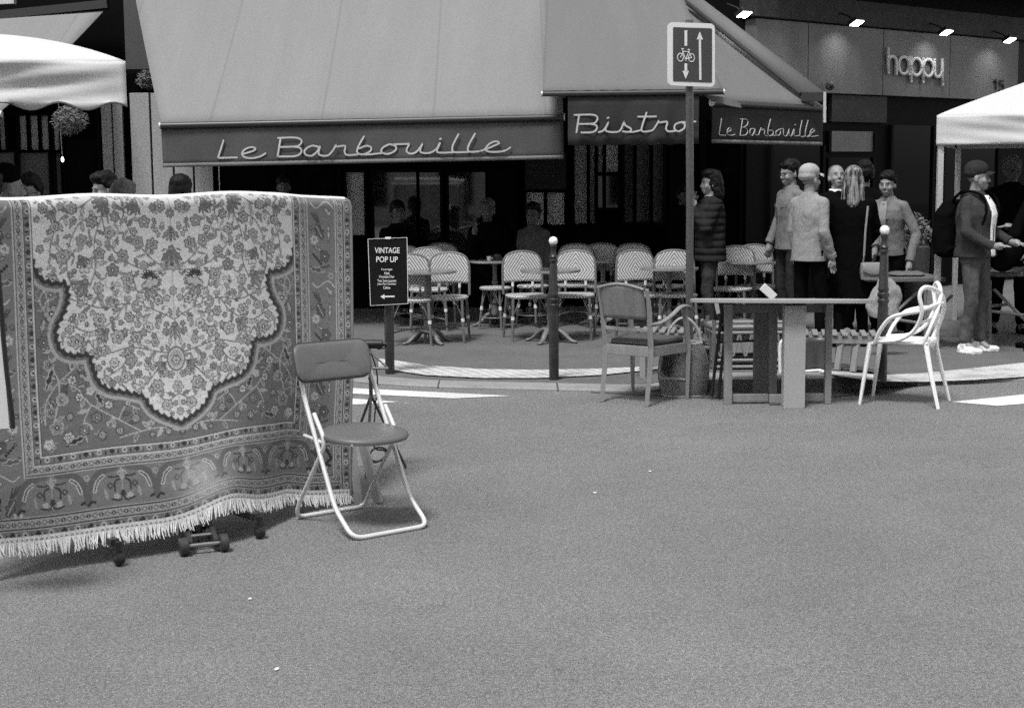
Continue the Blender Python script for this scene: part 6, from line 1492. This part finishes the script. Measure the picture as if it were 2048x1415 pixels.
# --- man in denim jacket with backpack
pm, Um, km = person('smiling man in dark cap and denim jacket with white trainers carrying a black backpack', 1945, 13.75, 48, 1.73, hd=(-22, -2), top='c_denim_d', hem=.90, fit=1.14, build=1.08, bot='c_jeans', shoes='c_white', hair='shaved', hm='hair_g', cap='c_cap_d', shirt='c_white', collar='c_denim_d', vox=.0065, spread=.22, folds=.03,
       arms={'elR': (.27, .03, 1.13), 'wrR': (.18, .24, 1.00), 'hdR': (-.1, 1, .05), 'elL': (-.27, .02, 1.13), 'wrL': (-.16, .26, 1.03), 'hdL': (.2, 1, -.15)}, legs={'kneeR': (.12, .03, .50), 'ankR': (.13, -.02, .09), 'kneeL': (-.12, .03, .50), 'ankL': (-.13, .0, .09)})
bp_ = MB(); bp_.loft([(0, -.25, .88, .12, .07), (0, -.27, .92, .17, .11), (0, -.28, 1.1, .18, .125), (0, -.26, 1.3, .165, .11), (0, -.23, 1.40, .12, .07), (0, -.22, 1.42, .07, .04)], 24, 2.6)
for s in (-1, 1): bp_.tube(crom([(s*.10, -.2, 1.40), (s*.125, -.08, 1.49), (s*.13, .08, 1.47), (s*.13, .155, 1.36), (s*.14, .12, 1.2), (s*.17, 0, 1.05), (s*.14, -.2, .95)], 5), .018, 8)
hang(bp_, pm, km); solo('backpack', bp_, M['c_black'], 'black backpack on the back of the denim jacket man', 'backpack', mods=[remesh(.011), displace(.02, .08)])
# --- man behind, dim
person('dim man in black behind the capped man at the right edge', 2013, 15.4, -10, 1.80, hd=(-8, -4), top='c_black', hem=.6, coat=True, skin='skin_d', hm='hair_g', glasses=True)
# --- gesturing person cut by the right border
person('dark clothed person at the right border holding out an open hand', 2074, 13.9, -95, 1.70, hd=(0, 0), top='c_black', hem=.7, coat=True, skin='skin', hair='bob', hm='hair_k', spread=.25, vox=.0065, arms={'elR': (.22, .10, 1.17), 'wrR': (.17, .20, 1.17), 'hdR': (0, 1, .05), 'elL': (-.24, .0, 1.15), 'wrL': (-.2, .15, 1.0)})
b = MB(); q = P(2012, 505, 13.95); b.ball(q, (.15, .06, .19), M=Matrix.Rotation(R(28), 3, 'Y')); b.cap(P(2030, 470, 13.95), P(2055, 400, 13.95), .07, .03); solo('instrument_case', b, M['c_black'], 'rounded dark case held between the two people at the right edge', 'case', mods=[remesh(.01)])
# white carrier bag behind the right bollard
b = MB(); V_ = lambda x, y, o=0: P(x, y, 13.5+o)
def pc(u, v):
    a = u*2*math.pi; w = .065+.09*math.sin(min(1, v*1.15)*math.pi*.62); q = V_(1770, 556, 0); return Vector((q.x+w*math.cos(a)+.02*math.sin(v*6), q.y+.07*math.sin(a)*v**.5, q.z-.34*v-.015*math.cos(a*3)*v))
b.grid(pc, 28, 14); solo('carrier_bag', b, M['gazebo'] if 'gazebo' in M else M['c_grey'], 'pale carrier bag hanging behind the right bollard', 'bag', mods=[displace(.05, .07)])
# --- seated pair
def seat_at(x, y): q = P(x, y, 0); return q
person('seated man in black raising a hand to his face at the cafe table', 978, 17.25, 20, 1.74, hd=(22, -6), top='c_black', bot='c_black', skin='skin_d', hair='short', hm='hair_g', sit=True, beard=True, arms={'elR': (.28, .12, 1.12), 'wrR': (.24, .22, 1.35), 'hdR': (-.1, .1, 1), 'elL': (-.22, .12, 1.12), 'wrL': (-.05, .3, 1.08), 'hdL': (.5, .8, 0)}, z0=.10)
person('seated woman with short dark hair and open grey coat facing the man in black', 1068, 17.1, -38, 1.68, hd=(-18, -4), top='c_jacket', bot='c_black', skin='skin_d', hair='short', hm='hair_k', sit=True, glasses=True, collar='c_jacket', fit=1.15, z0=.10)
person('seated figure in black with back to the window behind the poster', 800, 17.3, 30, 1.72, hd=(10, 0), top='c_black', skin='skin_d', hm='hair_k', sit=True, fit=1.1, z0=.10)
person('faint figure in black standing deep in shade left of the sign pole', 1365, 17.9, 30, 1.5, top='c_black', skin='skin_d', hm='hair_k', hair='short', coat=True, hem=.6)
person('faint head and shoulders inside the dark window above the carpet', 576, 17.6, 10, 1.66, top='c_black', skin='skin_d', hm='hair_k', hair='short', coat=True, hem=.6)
# --- crowd behind the carpet
person('dark curly head at the very left border above the carpet', -8, 8.8, 160, 1.72, top='c_black', hair='curly', hm='hair_k')
person('man in black beanie seen from behind showing one ear above the carpet', 32, 9.6, 128, 1.76, top='c_dark', hair='shaved', hm='hair_g', cap='beanie', vox=.007)
person('dark haired man in glasses half hidden by the beanie man', 72, 10.9, -20, 1.72, hd=(-10, -6), top='c_black', hm='hair_k', glasses=True, collar='c_mid', hair='curly')
person('young man with dark curly hair in profile behind the carpet top', 226, 12.3, -62, 1.73, hd=(-8, -12), top='c_dark', hair='curly', hm='hair_k')
person('grey brown haired person with pale collar, only hair shows above the carpet', 258, 11.2, 165, 1.665, hd=(0, -10), top='c_grey', hair='curly', hm='hair_g')
person('long dark haired woman seen from behind near the awning corner', 375, 12.2, 160, 1.70, top='c_black', hair='long', hm='hair_k')
